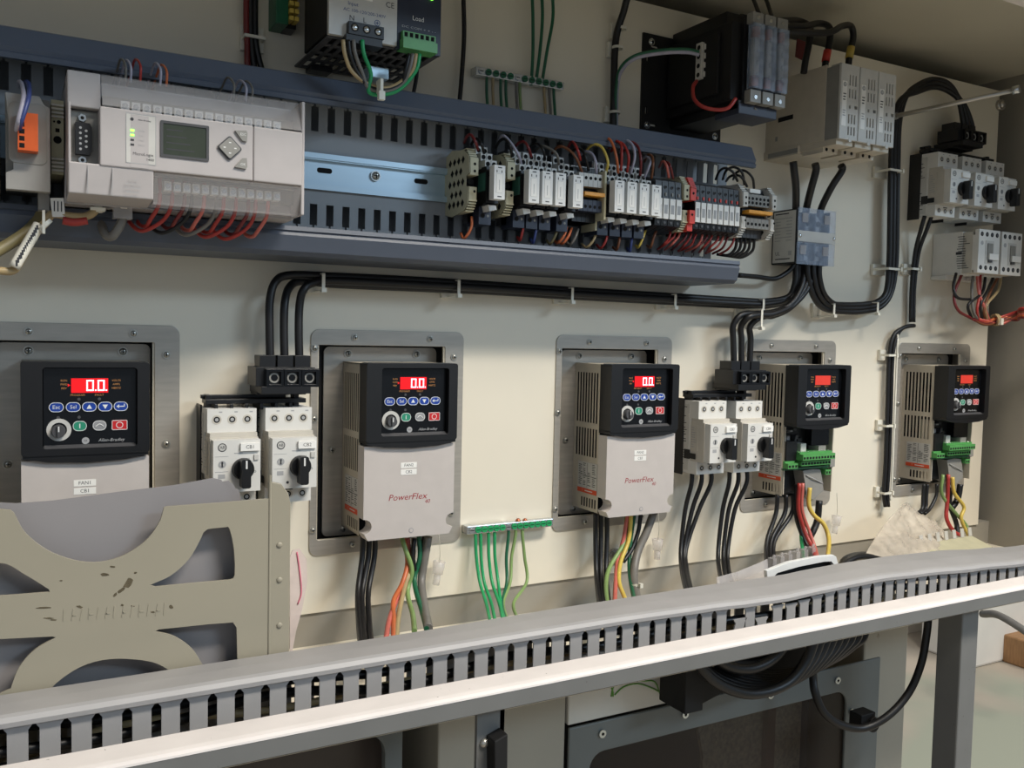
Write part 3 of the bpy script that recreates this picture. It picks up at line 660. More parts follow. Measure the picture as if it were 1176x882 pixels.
# ---------------------------------------------------------------- programmable controller on the rail (origin: top-left front, a right, b down negative, c from panel)
O=at(78,75,-.150); O=Vector((O.x,0,O.z)); t=thing('programmable_controller',O,'light grey programmable controller with small screen and arrow keys','controller')
q=MB(); q.box(0,180,-96,0,49,112,'plc_body'); q.box(1,179,-72,-25,112,128,'plc_body')
q.box(0,23,-27,0,112,139,'plc_body'); q.hexa([(0,-96,112),(0,-93,146),(0,-70,112),(0,-70,149),(60,-96,112),(60,-93,146),(60,-70,112),(60,-70,149)],'plc_body')
q.box(177,180,-95,0,112,146,'plc_body'); q.box(0,2,-72,-25,112,146,'plc_body')
q.box(25,177,-24,-12,112,122,'gray_plastic'); q.box(60,177,-84,-72,112,122,'gray_plastic'); q.box(2,22,-70,-28,112,132,'gray_plastic')
body=q.build('body',t,loc=Z0,bevel=.001)
q=MB(); q.box(21.5,136,-71,-26.5,128,150,'plc_body'); q.box(136.5,177,-71,-26.5,128,149.4,'plc_body')
fc=q.build('front_cover',t,loc=Z0,bevel=.001)
for top in (1,0):     # rows of screw terminals
    q=MB(); n=16 if top else 13; a0=38 if top else 70; w=(165-a0)/n
    for k in range(n):
        a=a0+k*w; b=-20 if top else -79
        q.box(a,a+w-1.8,b-3.5,b+3.5,122,132,'print_light'); q.cyl((a+w/2-.9,b,132),(a+w/2-.9,b,132.5),2.2,'zinc',n=8)
    q.build('terminal_row',t,loc=Z0)
for top in (1,0):
    q=MB()
    if top: q.hexa([(23.5,-25,147),(23.5,-25,148.5),(23.5,-1,137),(23.5,-1,138.5),(176.5,-25,147),(176.5,-25,148.5),(176.5,-1,137),(176.5,-1,138.5)],'flap'); q.box(23.5,176.5,-1.5,0,115,138,'flap')
    else: q.hexa([(60.5,-95,139),(60.5,-95,140.5),(60.5,-72,147),(60.5,-72,148.5),(176.5,-95,139),(176.5,-95,140.5),(176.5,-72,147),(176.5,-72,148.5)],'flap'); q.box(60.5,176.5,-96,-94.5,120,140,'flap')
    q.build('clear_flap',t,loc=Z0,label='translucent terminal flap')
q=MB(); q.box(43,56,-70,-30,150,150.2,'plc_body'); q.box(40,61,-66.5,-29.5,150,150.15,'label_silver')
q.shape(rrect(39.6,61.4,-67,-29,.8),[rrect(40.1,60.9,-66.5,-29.5,.6)],150,150.3,'print_gray')
q.cyl((44,-33.5,150.1),(44,-33.5,150.4),1.3,'print_dark',n=10); q.text('Allen-Bradley',53,-33.5,1.2,150.3,'print_dark')
for k,s in enumerate(('POWER','RUN','FAULT','FORCE')): q.text(s,50.5,-42-k*3.6,1.1,150.3,'print_gray'); q.box(43,45.5,-42.7-k*3.6,-41.3-k*3.6,150.1,150.5,'led_green' if k<2 else 'print_dark')
q.text('MicroLogix',52,-59.5,2.3,150.3,'print_dark'); q.text('1400',57,-63.2,2,150.3,'print_dark')
q.build('status_label',fc,loc=Z0)
q=MB(); q.shape(rrect(64.5,101,-59.5,-31.5,1),[rrect(66.5,99,-57.5,-33.5,.6)],150,151,'dark_gray_plastic'); q.box(66,99.5,-58,-33,150,150.4,'lcd')
for r in range(4): q.box(69,69+12+r*3,-38.5-r*5,-37.6-r*5,150.4,150.45,'print_dark')
q.build('screen',fc,loc=Z0)
q=MB(); cx,cy=117,-47; P=[((x-y)*.7071+cx,(x+y)*.7071+cy) for x,y in rrect(-7.2,7.2,-7.2,7.2,2)]; P2=[((x-y)*.7071+cx,(x+y)*.7071+cy) for x,y in rrect(-6.2,6.2,-6.2,6.2,1.6)]
q.poly(P,150,151.5,'dark_gray_plastic'); q.poly(P2,151.5,152.6,'gray_plastic')
for dx,dy in ((4.2,0),(-4.2,0),(0,4.2),(0,-4.2)): q.box(cx+dx-.9,cx+dx+.9,cy+dy-.4,cy+dy+.4,152.6,152.7,'print_light')
q.build('navigation_key',fc,loc=Z0)
for s,y in ((1,-35),(-1,-59)):
    q=MB(); q.poly([(121,y+s*2.5),(130,y+s*3.5),(131,y+s*1.5),(130.5,y-s*5.5),(127,y-s*5)],150,152,'gray_plastic'); q.text('ESC' if s>0 else 'OK',127.5,y,2,152.1,'print_light'); q.build('key',fc,loc=Z0)
q=MB(); P=[(5.5,-38),(15.5,-38),(17,-41),(17,-59),(15.5,-62),(5.5,-62)]; q.poly(P,132,137,'black'); 
for b in (-34,-66): q.cyl((10.5,b,132),(10.5,b,135),3,'zinc',n=6); q.cyl((10.5,b,135),(10.5,b,135.2),1.3,'hole')
for k in range(5): q.cyl((9,-42-k*4,137),(9,-42-k*4,137.3),1,'print_gray',n=8)
for k in range(4): q.cyl((13,-44-k*4,137),(13,-44-k*4,137.3),1,'print_gray',n=8)
q.build('serial_port',t,loc=Z0)
q=MB(); q.box(13,13.4,-93,-72,148,149.2,'print_gray'); q.box(30,30.4,-93,-72,148,149.2,'print_gray')
for k,s in enumerate(('DC IN','24V OUT 0-3','DC POWER','ISOLATED')): q.text(s,45,-80-k*3,1.5,148.6,'print_gray')
q.build('port_door',t,loc=Z0)
# wires poking from the controller's upper edge
for k,(u,v,m,n_) in enumerate(((144,80,'gray_wire','grey'),(150,81,'lilac_wire','white'),(161,80,'red_wire','red'),(184,84,'lilac_wire','pale'),(191,86,'orange_wire','orange'),(268,100,'gray_wire','grey'),(282,103,'lilac_wire','lilac'),(289,104,'gray_wire','grey'))):
    a=at(u,v+14,-.123); wire([(a.x,-.123,a.z),(a.x,-.125,a.z+.012),(a.x-.002,-.108,a.z+.021),(a.x-.003,-.089,a.z+.016),(a.x-.004,-.060,a.z+.008)],.0010,m,'short %s wire leaving the controller top edge, %s'%(n_,ordl(k,8)),group='wires over the controller top edge')
# red wires under the controller
for k in range(11):
    u=183+k*12.2+(k%3)*2; m=['red_wire','red_wire','darkred_wire','red_wire','pink_wire','gray_wire'][k%6] if k!=3 else 'black'
    a=at(u,222+k*1.4,-.120); s=(-1)**k
    wire([(a.x,-.122,a.z+.012),(a.x,-.119,a.z-.008),(a.x-.006,-.113,a.z-.021),(a.x-.014+.006*s,-.102,a.z-.0275+.002*s),(a.x-.020+.008*s,-.091,a.z-.023),(a.x-.022+.008*s,-.075,a.z-.012)],.0017,m,'looped wire under the controller lower flap, %s'%ordl(k,11),group='looped wires under the controller')
# ---------------------------------------------------------------- modules left of the controller
t=thing('communication_module',Vector((.0222,0,.205)),'grey module with an orange plug at the far left of the rail','module')
q=MB(); q.box(0,30,-68,0,49,108,'gray_plastic'); q.poly([(0,0),(23,0),(26,-6),(30,-8),(30,-72),(0,-72),(0,-60),(5,-57),(5,-52)],108,118,'module_gray'); q.poly(rrect(2,28,-52,-6,5),118,118.6,'gray_plastic'); q.box(22,30,-84,-70,70,100,'module_gray')
q.build('body',t,loc=Z0,bevel=.001)
q=MB(); q.box(8,21.5,-44,-16,118,131,'orange_plastic')
for k in range(5): q.box(9,12.5,-21.5-k*5.2,-18-k*5.2,131,131.2,'hole')
q.build('plug',t,loc=Z0,bevel=.0006,label='orange plug with five openings')
t=thing('interface_module',Vector((.0535,0,.208)),'slim beige module squeezed between the orange-plug module and the controller','module')
q=MB(); q.box(0,9,-58,0,49,100,'khaki')
for k in range(4): q.box(0,9,-5-k*3,-3.4-k*3,100,102,'beige_plastic'); q.box(0,9,-56+k*3,-54.4+k*3,100,102,'beige_plastic')
q.cyl((4.5,-31,100),(4.5,-31,100.4),3,'hole'); q.cyl((5.5,-17,100),(5.5,-17,100.4),1.5,'hole'); q.cyl((2.2,-17,100),(2.2,-17,100.4),.8,'hole'); q.box(3,6,-25,-22,100,100.3,'hole')
q.build('body',t,loc=Z0,bevel=.0005)
t=thing('interface_module',Vector((-.022,0,.212)),'white module cut off by the left edge of the photo','module')
q=MB(); q.box(0,40,-80,0,49,112,'beige_plastic'); q.box(2,38,-60,-20,112,116,'breaker_white')
for k in range(8): q.box(4,36,-4-k*2,-3-k*2,112,112.3,'gray_plastic')
q.build('body',t,loc=Z0,bevel=.001)
for i,(m,n_) in enumerate((('lilac_wire','white'),('blue_wire','blue'))):
    wire([(19+3*i,150,-.128),(21+4*i,138,-.140),(27+6*i,112,-.135),(25+8*i,97,-.11),(22+8*i,94,-.09),(22+9*i,99,-.07)],.0017,m,'%s wire looping up from the orange plug'%n_)
# cables below the controller, left
wire([(47,238,-.085),(46,247,-.085),(36,262,-.09),(14,278,-.10),(-10,292,-.11)],.0048,'olive_cable','thick olive cable leaving the grey module towards the left edge','cable','cable')
wire([(112,222,-.105),(112,236,-.105),(106,245,-.106),(95,249,-.106),(78,248,-.105),(60,246,-.103),(52,256,-.103),(40,270,-.105),(22,302,-.107),(14,311,-.109),(0,311,-.11),(-20,310,-.11)],.0032,'tan_wire','tan cable with white ribbed boot below the controller, curling left','cable','cable')
q=MB(ID); q.tube([W((72,253,-.1062)),W((85,255,-.1065)),W((100,253,-.1065))],.0034,'red_wire'); q.build('cable_sleeve',label='red-edged sleeve lying on the tan cable',cat='sleeve')
q=MB(ID); a=at(112,221,-.105)
for k in range(4): q.box(a.x-.0055,a.x+.0055,a.y-.005,a.y+.005,a.z-.0035-k*.0038,a.z-.001-k*.0038,'nylon')
q.cyl((a.x,a.y,a.z),(a.x,a.y,a.z-.016),.0038,'nylon'); q.build('cable_boot',label='white ribbed strain-relief boot under the controller',cat='boot')
a=at(65,237,-.107); q=MB(ID); q.poly([(a.x-.0045,a.z+.006),(a.x+.005,a.z+.007),(a.x+.006,a.z-.008),(a.x-.003,a.z-.0085)],.1065,.1075,'sticker',M=WM)
for k in range(3): q.box(a.x-.002+k*.0025,a.x-.0012+k*.0025,-.1078,-.1074,a.z-.004,a.z+.004,'print_dark')
q.build('wire_tag',label='small white tag with dark strokes beside the red-edged sleeve',cat='tag')
p0=at(45,258,-.108);p1=at(16,307,-.113); q=MB(ID); d=(p1-p0); 
q.tube([p0,(p0+p1)/2+Vector((0,-.0005,0)),p1],.0042,'nylon',n=10)
M=Matrix.Translation(p0)@Matrix(((d.x,-d.z/d.length*1,0,0),(0,0,-1,0),(d.z,d.x/d.length,0,0),(0,0,0,1)))
for k in range(15):
    c=p0+d*(.08+.058*k); nx=Vector((-d.z,0,d.x)).normalized()
    q.box(c.x-.0007,c.x+.0007,c.y-.0046,c.y-.0040,c.z-.0015-.0007*(k%3),c.z+.0018,'print_dark')
q.build('cable_marker',label='long white marker sleeve with dark print on the drooping cable',cat='marker')
q=MB(ID); 
a=at(50,257,-.110); q.ring((a.x,a.y,a.z),(.6,0,-.6),.0048,.0062,.003,'nylon'); q.box(a.x-.001,a.x+.001,a.y-.006,a.y-.003,a.z-.008,a.z+.010,'nylon'); q.build('cable_tie',label='white cable tie around the two cables at far left',cat='cable tie')
a=at(142,232,-.105); q=MB(ID); q.box(a.x-.008,a.x+.006,a.y-.006,a.y+.006,a.z-.014,a.z+.006,'clear_milky'); q.box(a.x-.003,a.x+.002,a.y-.0065,a.y-.006,a.z-.006,a.z+.003,'nylon'); q.build('network_plug',label='clear network plug under the controller',cat='plug',bevel=.0005)
wire([(142,238,-.105),(141,250,-.105),(136,262,-.104),(128,272,-.1),(120,268,-.095),(116,255,-.085)],.0036,'gray_wire','grey network cable curling below its clear plug','cable','cable')
# ---------------------------------------------------------------- power supply at the top
O=Vector((.2719,0,.2935)); t=thing('power_supply',O,'black and grey power supply with green lamp at the top of the panel','power supply')
q=MB(); H=135; q.box(0,108,2,H,49-9,112,'black_matte'); 
q.plate(0,108,5,112,0,2,[(6+k*9,11+k*9,j*26+12,j*26+32) for k in range(11) for j in range(4)],'dark_gray_plastic',M=below(0))
q.box(12,34,-6,0,3,22,'black'); q.box(108,112,30,H,60,100,'khaki')
q.build('housing',t,loc=Z0,bevel=.0008)
q=MB(); q.box(0,64,0,H,112,117,'label_silver'); q.text('Input',22,29.5,3.3,117.1,'print_blue'); q.text('AC 100-120/200-240V',33,23.8,2.8,117.1,'print_blue',w=40); q.text('CE',57,35,5,117.1,'print_dark')
for k,s in enumerate('NL'): q.text(s,21+k*12,17,4.6,117.1,'print_dark')
q.ring((45,17,117),(0,0,1),2.2,2.8,.1,'print_blue'); q.box(44.7,45.3,15.5,18.5,117,117.2,'print_blue'); q.box(43.4,46.6,16.7,17.3,117,117.2,'print_blue')
q.box(21,40,35,41.5,117,117.5,'sticker'); q.text('CB1',30.5,38.2,3.6,117.6,'print_dark')
q.build('input_panel',t,loc=Z0,label='light grey input side with blue print')
q=MB(); q.box(64,108,-2,H,112,117,'navy'); q.text('Load',85,28,4.2,117.1,'print_light'); q.text('CE',84,50,4,117.1,'print_gray'); q.text('DC COM + + - -',86,19,2,117.1,'print_gray',w=34); q.text('UL',83,60,4,117.1,'print_gray'); q.cyl((98,50,117),(98,50,118),2.3,'led_green',n=14)
q.build('load_panel',t,loc=Z0,label='dark load side with a lit green lamp')
q=MB(); q.box(16,49,1,12,117,124,'black'); q.box(14,48,-6,1,108,123,'black')
for k in range(3): q.cyl((21.5+11*k,7,124),(21.5+11*k,7,124.3),3.6,'hole'); q.dome((21.5+11*k,7,124.2),(0,0,1),2.8,1.2,'zinc',n=10,k=2)
q.build('input_terminals',t,loc=Z0,bevel=.0006)
q=MB(); q.box(68,101,5,13.5,117,122,'green_terminal'); q.box(67,101,-3,6,110,126,'green_terminal')
for k in range(6): q.box(69.5+k*5.3,72.8+k*5.3,8.5,12.5,122,122.2,'hole')
q.build('load_terminals',t,loc=Z0,bevel=.0006)
zc=-.124
for i,(m,n_,us,ue,dp) in enumerate((('tan_wire','pale',394,478,0),('gray_wire','grey-brown',406,474,5),('green_wire','green',416,482,9),('black','black',400,470,2))):
    wire([(us,46,zc),(us+2,62,zc),(us+10,82+dp*.3,zc+.004),(424,97+dp,zc+.006),(444,101+dp*.8,zc+.006),(462,93+dp*.8,zc+.004),(ue-4,80,zc),(ue,62,zc)],.0019,m,'%s wire looping below the two terminal rows of the power supply'%n_)
q=MB(ID); a=at(435,104,zc+.003); q.box(a.x-.0015,a.x+.0015,a.y-.008,a.y+.004,a.z-.003,a.z+.009,'nylon'); q.box(a.x-.003,a.x+.003,a.y-.009,a.y-.004,a.z-.010,a.z-.002,'nylon'); q.build('cable_tie',label='white cable tie holding the wire loop below the power supply',cat='cable tie',bevel=.0004)
q=MB(ID); a=at(430,88,-.08); q.box(a.x-.010,a.x+.010,-.092,-.075,a.z-.004,a.z+.006,'rail_steel'); q.build('rail_clip',label='bright metal clip under the power supply',cat='clip',bevel=.0005)
# green and yellow terminals left of the power supply
a=at(317,26,-.03); t=thing('ground_terminal',Vector((a.x,0,a.z)),'green and yellow ground terminal left of the power supply','terminal block')
q=MB(); q.box(0,12,0,70,0,30,'green_dark'); q.build('body',t,loc=Z0,bevel=.001)
q=MB()
for k in range(9): q.box(12,16,4+k*7,8+k*7,20,34,'yellow_wire'); q.box(17,21,4+k*7,8+k*7,20,34,'yellow_wire'); 
q.box(12,22,0,70,0,20,'black'); q.build('marker_strip',t,loc=Z0)
# ---------------------------------------------------------------- transformer with fuse block
O=Vector((.7015,0,.2835)); t=thing('transformer',O,'black transformer bolted to the panel by a slotted base plate','transformer')
q=MB(); q.shape([(0,0),(128,0),(128,120),(0,120)],[rrect(12,24,9,12,1.5),rrect(12,24,104,107,1.5),rrect(6,9,22,32,1.5),rrect(6,9,86,96,1.5)],0,3,'black_matte'); q.build('base_plate',t,loc=Z0)
q=MB(); q.box(38,104,20,108,3,118,'black_matte'); q.box(45,98,9,20,3,124,'black'); q.box(45,98,108,125,3,100,'black'); q.box(34,38,30,100,10,100,'black_matte')
q.box(45,104,4,16,85,125,'navy'); q.build('core',t,loc=Z0,bevel=.001)
q=MB(side(36)); q.box(66,76,52,94,0,6,'beige_plastic')
for k in range(4): q.cyl((71,57+k*10.5,6),(71,57+k*10.5,6.3),2.8,'hole',n=12); q.box(76,79,54+k*10.5,60+k*10.5,0,5,'beige_plastic')
q.build('terminal_strip',t,loc=Z0,bevel=.0005)
for a,b in ((12,110),(9,9),(118,9)):
    q=MB(); q.screw(a,b,3,3.3,'zinc'); q.build('screw',t,loc=Z0)
t=thing('fuse_holder',Vector((.752,0,.302)),'three-way fuse holder with clear bluish covers on the transformer front','fuse holder')
q=MB(); q.box(0,60,0,96,119,124,'black'); 
for k in range(3): q.box(3+k*19,19+k*19,-2,12,124,134,'gray_plastic'); q.box(3+k*19,19+k*19,86,98,124,134,'gray_plastic'); q.cyl((11+k*19,4,134),(11+k*19,4,134.6),2.6,'zinc',n=10); q.cyl((11+k*19,92,134),(11+k*19,92,134.6),2.6,'zinc',n=10)
q.build('holder_base',t,loc=Z0,bevel=.0006)
for k in range(3):
    q=MB(); q.cyl((11+k*19,16,130),(11+k*19,82,130),5.2,'label_silver',n=14); q.cyl((11+k*19,16,130),(11+k*19,28,130),5.5,'copper',n=14); q.cyl((11+k*19,70,130),(11+k*19,82,130),5.5,'copper',n=14); f=q.build('fuse',t,loc=Z0)
    q=MB(); q.box(4+k*19,18+k*19,13,85,136,138,'clear_blue'); q.box(4+k*19,5+k*19,13,85,126,136,'clear_blue'); q.box(17+k*19,18+k*19,13,85,126,136,'clear_blue')
    for b in (24,38,52,66): q.box(6+k*19,16+k*19,b,b+5,138,140.5,'clear_blue')
    q.build('clear_cover',t,loc=Z0,bevel=.0006)
for i,(m,n_,dv) in enumerate((('green_dark','green',0),('lilac_wire','pale',3))):
    wire([(707+i,150,-.010),(707+i,130,-.012),(708+i,100,-.016),(713+i,78+dv,-.028),(730,64+dv,-.045),(760,58+dv,-.060),(788,57+dv,-.070),(803,60+dv,-.078)],.0022,m,'%s wire rising to the white terminals on the transformer side'%n_)
wire([(800,93,-.080),(796,100,-.088),(797,113,-.098),(806,122,-.108),(822,126,-.118),(836,124,-.126),(845,113,-.128)],.0022,'red_wire','red wire looping from the transformer side to the fuse holder')
wire([(866,124,-.125),(876,132,-.12),(885,133,-.11),(890,122,-.10)],.0014,'gray_wire','thin grey wire below the fuse holder')
wire([(852,-60,-.06),(862,-12,-.08),(868,6,-.10),(874,20,-.125)],.0024,'cable','black wire coming down to the left of the fuse holder top')
wire([(866,-60,-.06),(876,-12,-.08),(882,5,-.10),(888,24,-.125)],.0024,'cable','black wire coming down to the middle of the fuse holder top')
wire([(742,-44,-.05),(722,-6,-.03),(716,14,-.02),(709,36,-.012),(706,60,-.010),(705,100,-.010),(704,152,-.010)],.0042,'cable','thick black cable curving down left of the transformer','cable','cable')
q=MB(ID)
for (u,v) in ((707,36),(703,58),(700,132)):
    a=at(u,v,-.004); q=MB(ID); q.box(a.x-.007,a.x+.007,-.006,-.0005,a.z-.009,a.z+.009,'nylon'); q.ring((a.x+.002,-.012,a.z),(0,0,1),.0055,.0068,.003,'nylon'); q.build('tie_mount',label='white cable tie mount left of the transformer, %s'%{36:'uppermost',58:'middle one',132:'lowest, just above the duct'}[v],cat='cable mount',bevel=.0003)
# ---------------------------------------------------------------- grey three-pole power fuse block
O=Vector((.9115,0,.2745)); t=thing('power_fuse_block',O,'grey three-pole fuse block with slotted front covers and labels','fuse block')
q=MB(); q.box(0,101,8,97,0,100,'drive_body'); q.box(0,3,97,100,0,100,'drive_body'); q.box(-2,101,-3,8,0,60,'drive_body')
for k in range(3): q.box(4+33.5*k,30+33.5*k,-6,2,62,96,'drive_body'); q.cyl((10+33.5*k,-2,96),(10+33.5*k,-2,96.5),2.2,'hole'); q.cyl((22+33.5*k,-2,96),(22+33.5*k,-2,96.5),2.2,'hole'); q.box(2+33.5*k,31+33.5*k,0,8,60,118,'drive_body')
S_=side(0); q.box(22,48,44,50,0,.3,'hole',M=S_); q.box(18,22,20,26,0,.3,'gray_plastic',M=S_); q.box(8,60,-1,5,2.1,2.4,'gray_plastic',M=S_)
q.build('body',t,loc=Z0,bevel=.001)
for k in range(3):
    a0=33.7*k; H=[]
    for c4 in range(4):
        for (b0,b1) in ((12,22),(26,37),(57,68),(72,85)): 
            if c4==0: continue
            H.append((a0+10+c4*5.2,a0+12.2+c4*5.2,b0,b1))
    H.append((a0+16,a0+19,44,48)); H.append((a0+26,a0+31,44.5,48.5))
    q=MB(); q.plate(a0+.5,a0+32.8,6,97,120,123.5,H,'label_silver'); q.box(a0+1,a0+32.5,7,96,100,119.4,'gray_plastic'); q.cyl((a0+20,6,122),(a0+20,6,124),3,'label_silver'); q.box(a0+4,a0+28,97,99,104,119,'red_plastic' if k==1 else 'beige_plastic')
    fc=q.build('front_cover',t,loc=Z0,bevel=.0006)
    q=MB(); q.box(a0+3,a0+11,22,76,123.5,123.9,'sticker'); q.cyl((a0+7,72,123.9),(a0+7,72,124.1),2.9,'print_gray'); q.text('AB',a0+7,72,2,124.2,'print_light')
    for b in (60,56.5,53,40,37,34): q.box(a0+4.5,a0+9.5-(b%2),b,b+1.3,123.9,124,'print_dark' if b>50 else 'print_gray')
    q.build('label',fc,loc=Z0)
# incoming cables at the top with coloured bands
ends=[(924,76,'black'),(948,72,'red_plastic'),(975,68,'yellow_wire')]
for i,(u,v,m) in enumerate(ends):
    yy=-.07
    pts=[(u-1,v+8,yy),(u+1,v-6,yy),(u+5,v-26,yy),(u+6-2*i,v-44+i*3,yy-.001*i),(u-8,v-52+i*7,yy-.006*i),(u-30,24+i*7,yy-.02-.004*i),(880-6*i,24+i*5,yy-.02-.006*i),(850,20+i*7,yy-.01)]
    wire(pts,.0042,'cable','%s thick black cable curving down into the top of the grey three-pole fuse block'%('leftmost','middle','rightmost')[i],'cable','cable')
    if i: 
        q=MB(ID); q.cyl(tuple(W((u,v-1,yy))),tuple(W((u+2.5,v-14,yy))),.0050,m); q.build('heat_shrink_band',label=('red','yellow')[i-1]+' band on a black cable above the grey three-pole fuse block',cat='band')
a=at(922,58,-.02); q=MB(ID); q.poly([(a.x-.012,a.z-.010),(a.x+.006,a.z-.013),(a.x+.008,a.z+.012),(a.x-.010,a.z+.014)],.018,.0195,'rubber_red',M=WM); q.build('warning_tag',label='small dark red tag on the panel behind the cables at the top',cat='tag')
# cables from the fuse block down to the distribution block
for i,(u0,u1,u2) in enumerate(((911,914,914),(936,932,926),(966,955,943))):
    wire([(u0,186+i*2,-.06),(u0+1,196,-.058),(u1,215,-.05),(u2,240,-.035),(u2-1,256,-.028)],.0048,'cable','%s thick black cable between the grey fuse block and the clear-covered block'%('leftmost','middle','rightmost')[i],'cable','cable',group='three cables down to the clear-covered block')
# ---------------------------------------------------------------- distribution block with clear cover
O=Vector((.930,0,.134)); t=thing('distribution_block',O,'power distribution block with clear cover and printed silver side label','distribution block')
q=MB(); q.box(0,66,0,72,.5,20,'black'); q.box(0,3,0,72,20,44,'black'); q.box(63,66,0,72,20,40,'black'); q.box(0,66,29,43,20,42,'label_silver')
for k in range(3): q.box(6+20*k,19+20*k,6,27,20,32,'zinc'); q.box(6+20*k,19+20*k,45,66,20,32,'zinc'); q.cyl((12.5+20*k,16,32),(12.5+20*k,16,33),4,'hole'); q.cyl((12.5+20*k,56,32),(12.5+20*k,56,33),4,'hole'); q.box(20+20*k,22+20*k,3,69,20,38,'black') if k<2 else None
q.build('body',t,loc=Z0,bevel=.0006)
q=MB(side(0)); q.box(3,42,2,70,.1,.6,'label_silver')
for r in range(8): q.box(6,6+(10 if r%3 else 22),60-r*4.2,61.2-r*4.2,.6,.7,'print_gray'); q.box(26,36,60-r*4.2,61.2-r*4.2,.6,.7,'print_gray')
q.text('UL',12,14,5,.7,'print_dark'); q.box(31,37,11,17,.6,.7,'print_gray'); q.box(8,34,6,7.4,.6,.7,'print_dark'); q.box(6,30,66,67.5,.6,.7,'print_dark')
q.build('side_label',t,loc=Z0)
q=MB(); q.box(-1,69,-1,73,46,47.2,'clear_blue'); q.box(-1,69,29,43,47.2,47.8,'label_silver')
for a in (2.5,66): q.dome((a,36,47.8),(0,0,1),2.6,1.6,'zinc')
for a,b in ((6,54),(47,54),(4,12),(46,12)): q.box(a,a+10,b,b+12,47.2,48.2,'clear_milky')
q.build('clear_cover',t,loc=Z0)
# ---------------------------------------------------------------- ground bars
def gbar(O,n,label,screws,ink='green_terminal'):
    t=thing('ground_bar',O,label,'ground bar'); L=113
    q=MB(); q.box(0,L,0,9,5,14,'zinc'); q.box(0,10,0,9,.5,5,'zinc'); q.box(50,58,0,9,.5,5,'zinc'); 
    q.build('bar',t,loc=Z0,bevel=.0005)
    for k in range(n):
        a=6+k*(L-12)/(n-1); q=MB(); big=k in (0,n//2-1)
        q.cyl((a,4.5,14),(a,4.5,15.5),3.2 if big else 3.6,'zinc' if big else ink,n=12); q.box(a-2.4,a+2.4,4.1,4.9,15.5,15.7,'hole'); q.build('screw',t,loc=Z0)
    return t
g=gbar(Vector((.4690,0,.3135)),12,'upper steel ground bar with dark green screws above the duct',0,'green_dark')
g=gbar(Vector((.4690,0,-.1935)),14,'lower steel ground bar with green screws beside the middle motor drive',0,'green_wire')
for u in (595,603):
    a=at(u,597,-.010); q=MB(ID); q.dome((a.x,a.y,a.z-.002),(0,0,1),.0032,.004,'copper'); q.build('copper_stud',label='%s copper stud on top of the lower ground bar'%('left' if u==595 else 'right'),cat='stud')
for k,(u0,u1,u2,m) in enumerate(((546,548,560,'green_wire'),(552,553,566,'green_wire'),(561,562,575,'green_wire'),(568,569,577,'green_wire'),(584,579,579,'green_dark'),(592,583,580,'green_yellow'),(600,605,592,'green_yellow'))):
    wire([(u0,604,-.010),(u0,615,-.012),((u0+u1)/2,640,-.016),(u1+(3 if k<6 else 0),668,-.025),(u2-2,692,-.05),(u2+2,710,-.085),(u2+6,725,-.13)],.0019,m,'%s green ground wire dropping from the lower ground bar'%ordl(k,7),group='green wires under the lower ground bar')
for k,(u0,u1,u2) in enumerate(((611,612,610),(622,620,615),(634,628,622))):
    wire([(u0,-62,-.018),(u0,-14,-.018),(u0+1,20,-.016),(u1,60,-.014),(u2,98,-.012)],.0019,'green_dark','%s green wire coming down to the upper ground bar'%ordl(k,3),group='green wires above the upper ground bar')
for k,(u,m) in enumerate(((559,'green_dark'),(566,'tan_wire'),(575,'green_dark'),(581,'green_dark'),(593,'gray_wire'),(597,'green_yellow'),(625,'tan_wire'),(631,'gray_wire'),(636,'green_dark'))):
    wire([(u,88+(u-550)*.1,-.012),(u,108,-.010),(u+1.5,130+ (k%3),-.012),(u+2,150,-.016)],.0017,m,'%s thin wire between the upper ground bar and the duct'%ordl(k,9),group='thin wires below the upper ground bar')
wire([(532,-75,-.012),(532,-12,-.012),(533,40,-.010),(530,90,-.010),(526,135,-.012)],.0026,'cable','single black cable hanging on the panel between power supply and upper ground bar','cable','cable')
wire([(480,60,-.020),(478,90,-.015),(473,115,-.012),(470,130,-.012)],.0022,'cable','short black wire disappearing behind the duct right of the power supply')
for i,(m,n_,du) in enumerate((('darkred_wire','dark red',-5),('cable','black',0),('black','second black',5))):
    wire([(288+du,-110,-.012),(288+du,-14,-.012),(288+du,30,-.012),(289+du,50,-.012),(291+du*1.4,70,-.012),(295+du*1.8,90,-.012)],.0030,m,'%s cable at the top left running down behind the duct'%n_,'cable','cable')
a=at(288,45,-.004); q=MB(ID); q.box(a.x-.010,a.x+.012,-.006,-.0005,a.z-.012,a.z+.012,'nylon'); q.box(a.x-.009,a.x+.010,-.018,-.016,a.z-.0025,a.z+.0005,'nylon'); q.box(a.x-.009,a.x-.0075,-.018,-.005,a.z-.0025,a.z+.0005,'nylon'); q.box(a.x+.0095,a.x+.011,-.018,-.005,a.z-.0025,a.z+.0005,'nylon'); q.build('tie_mount',label='square tie mount holding the three cables at the top left',cat='cable mount',bevel=.0003)
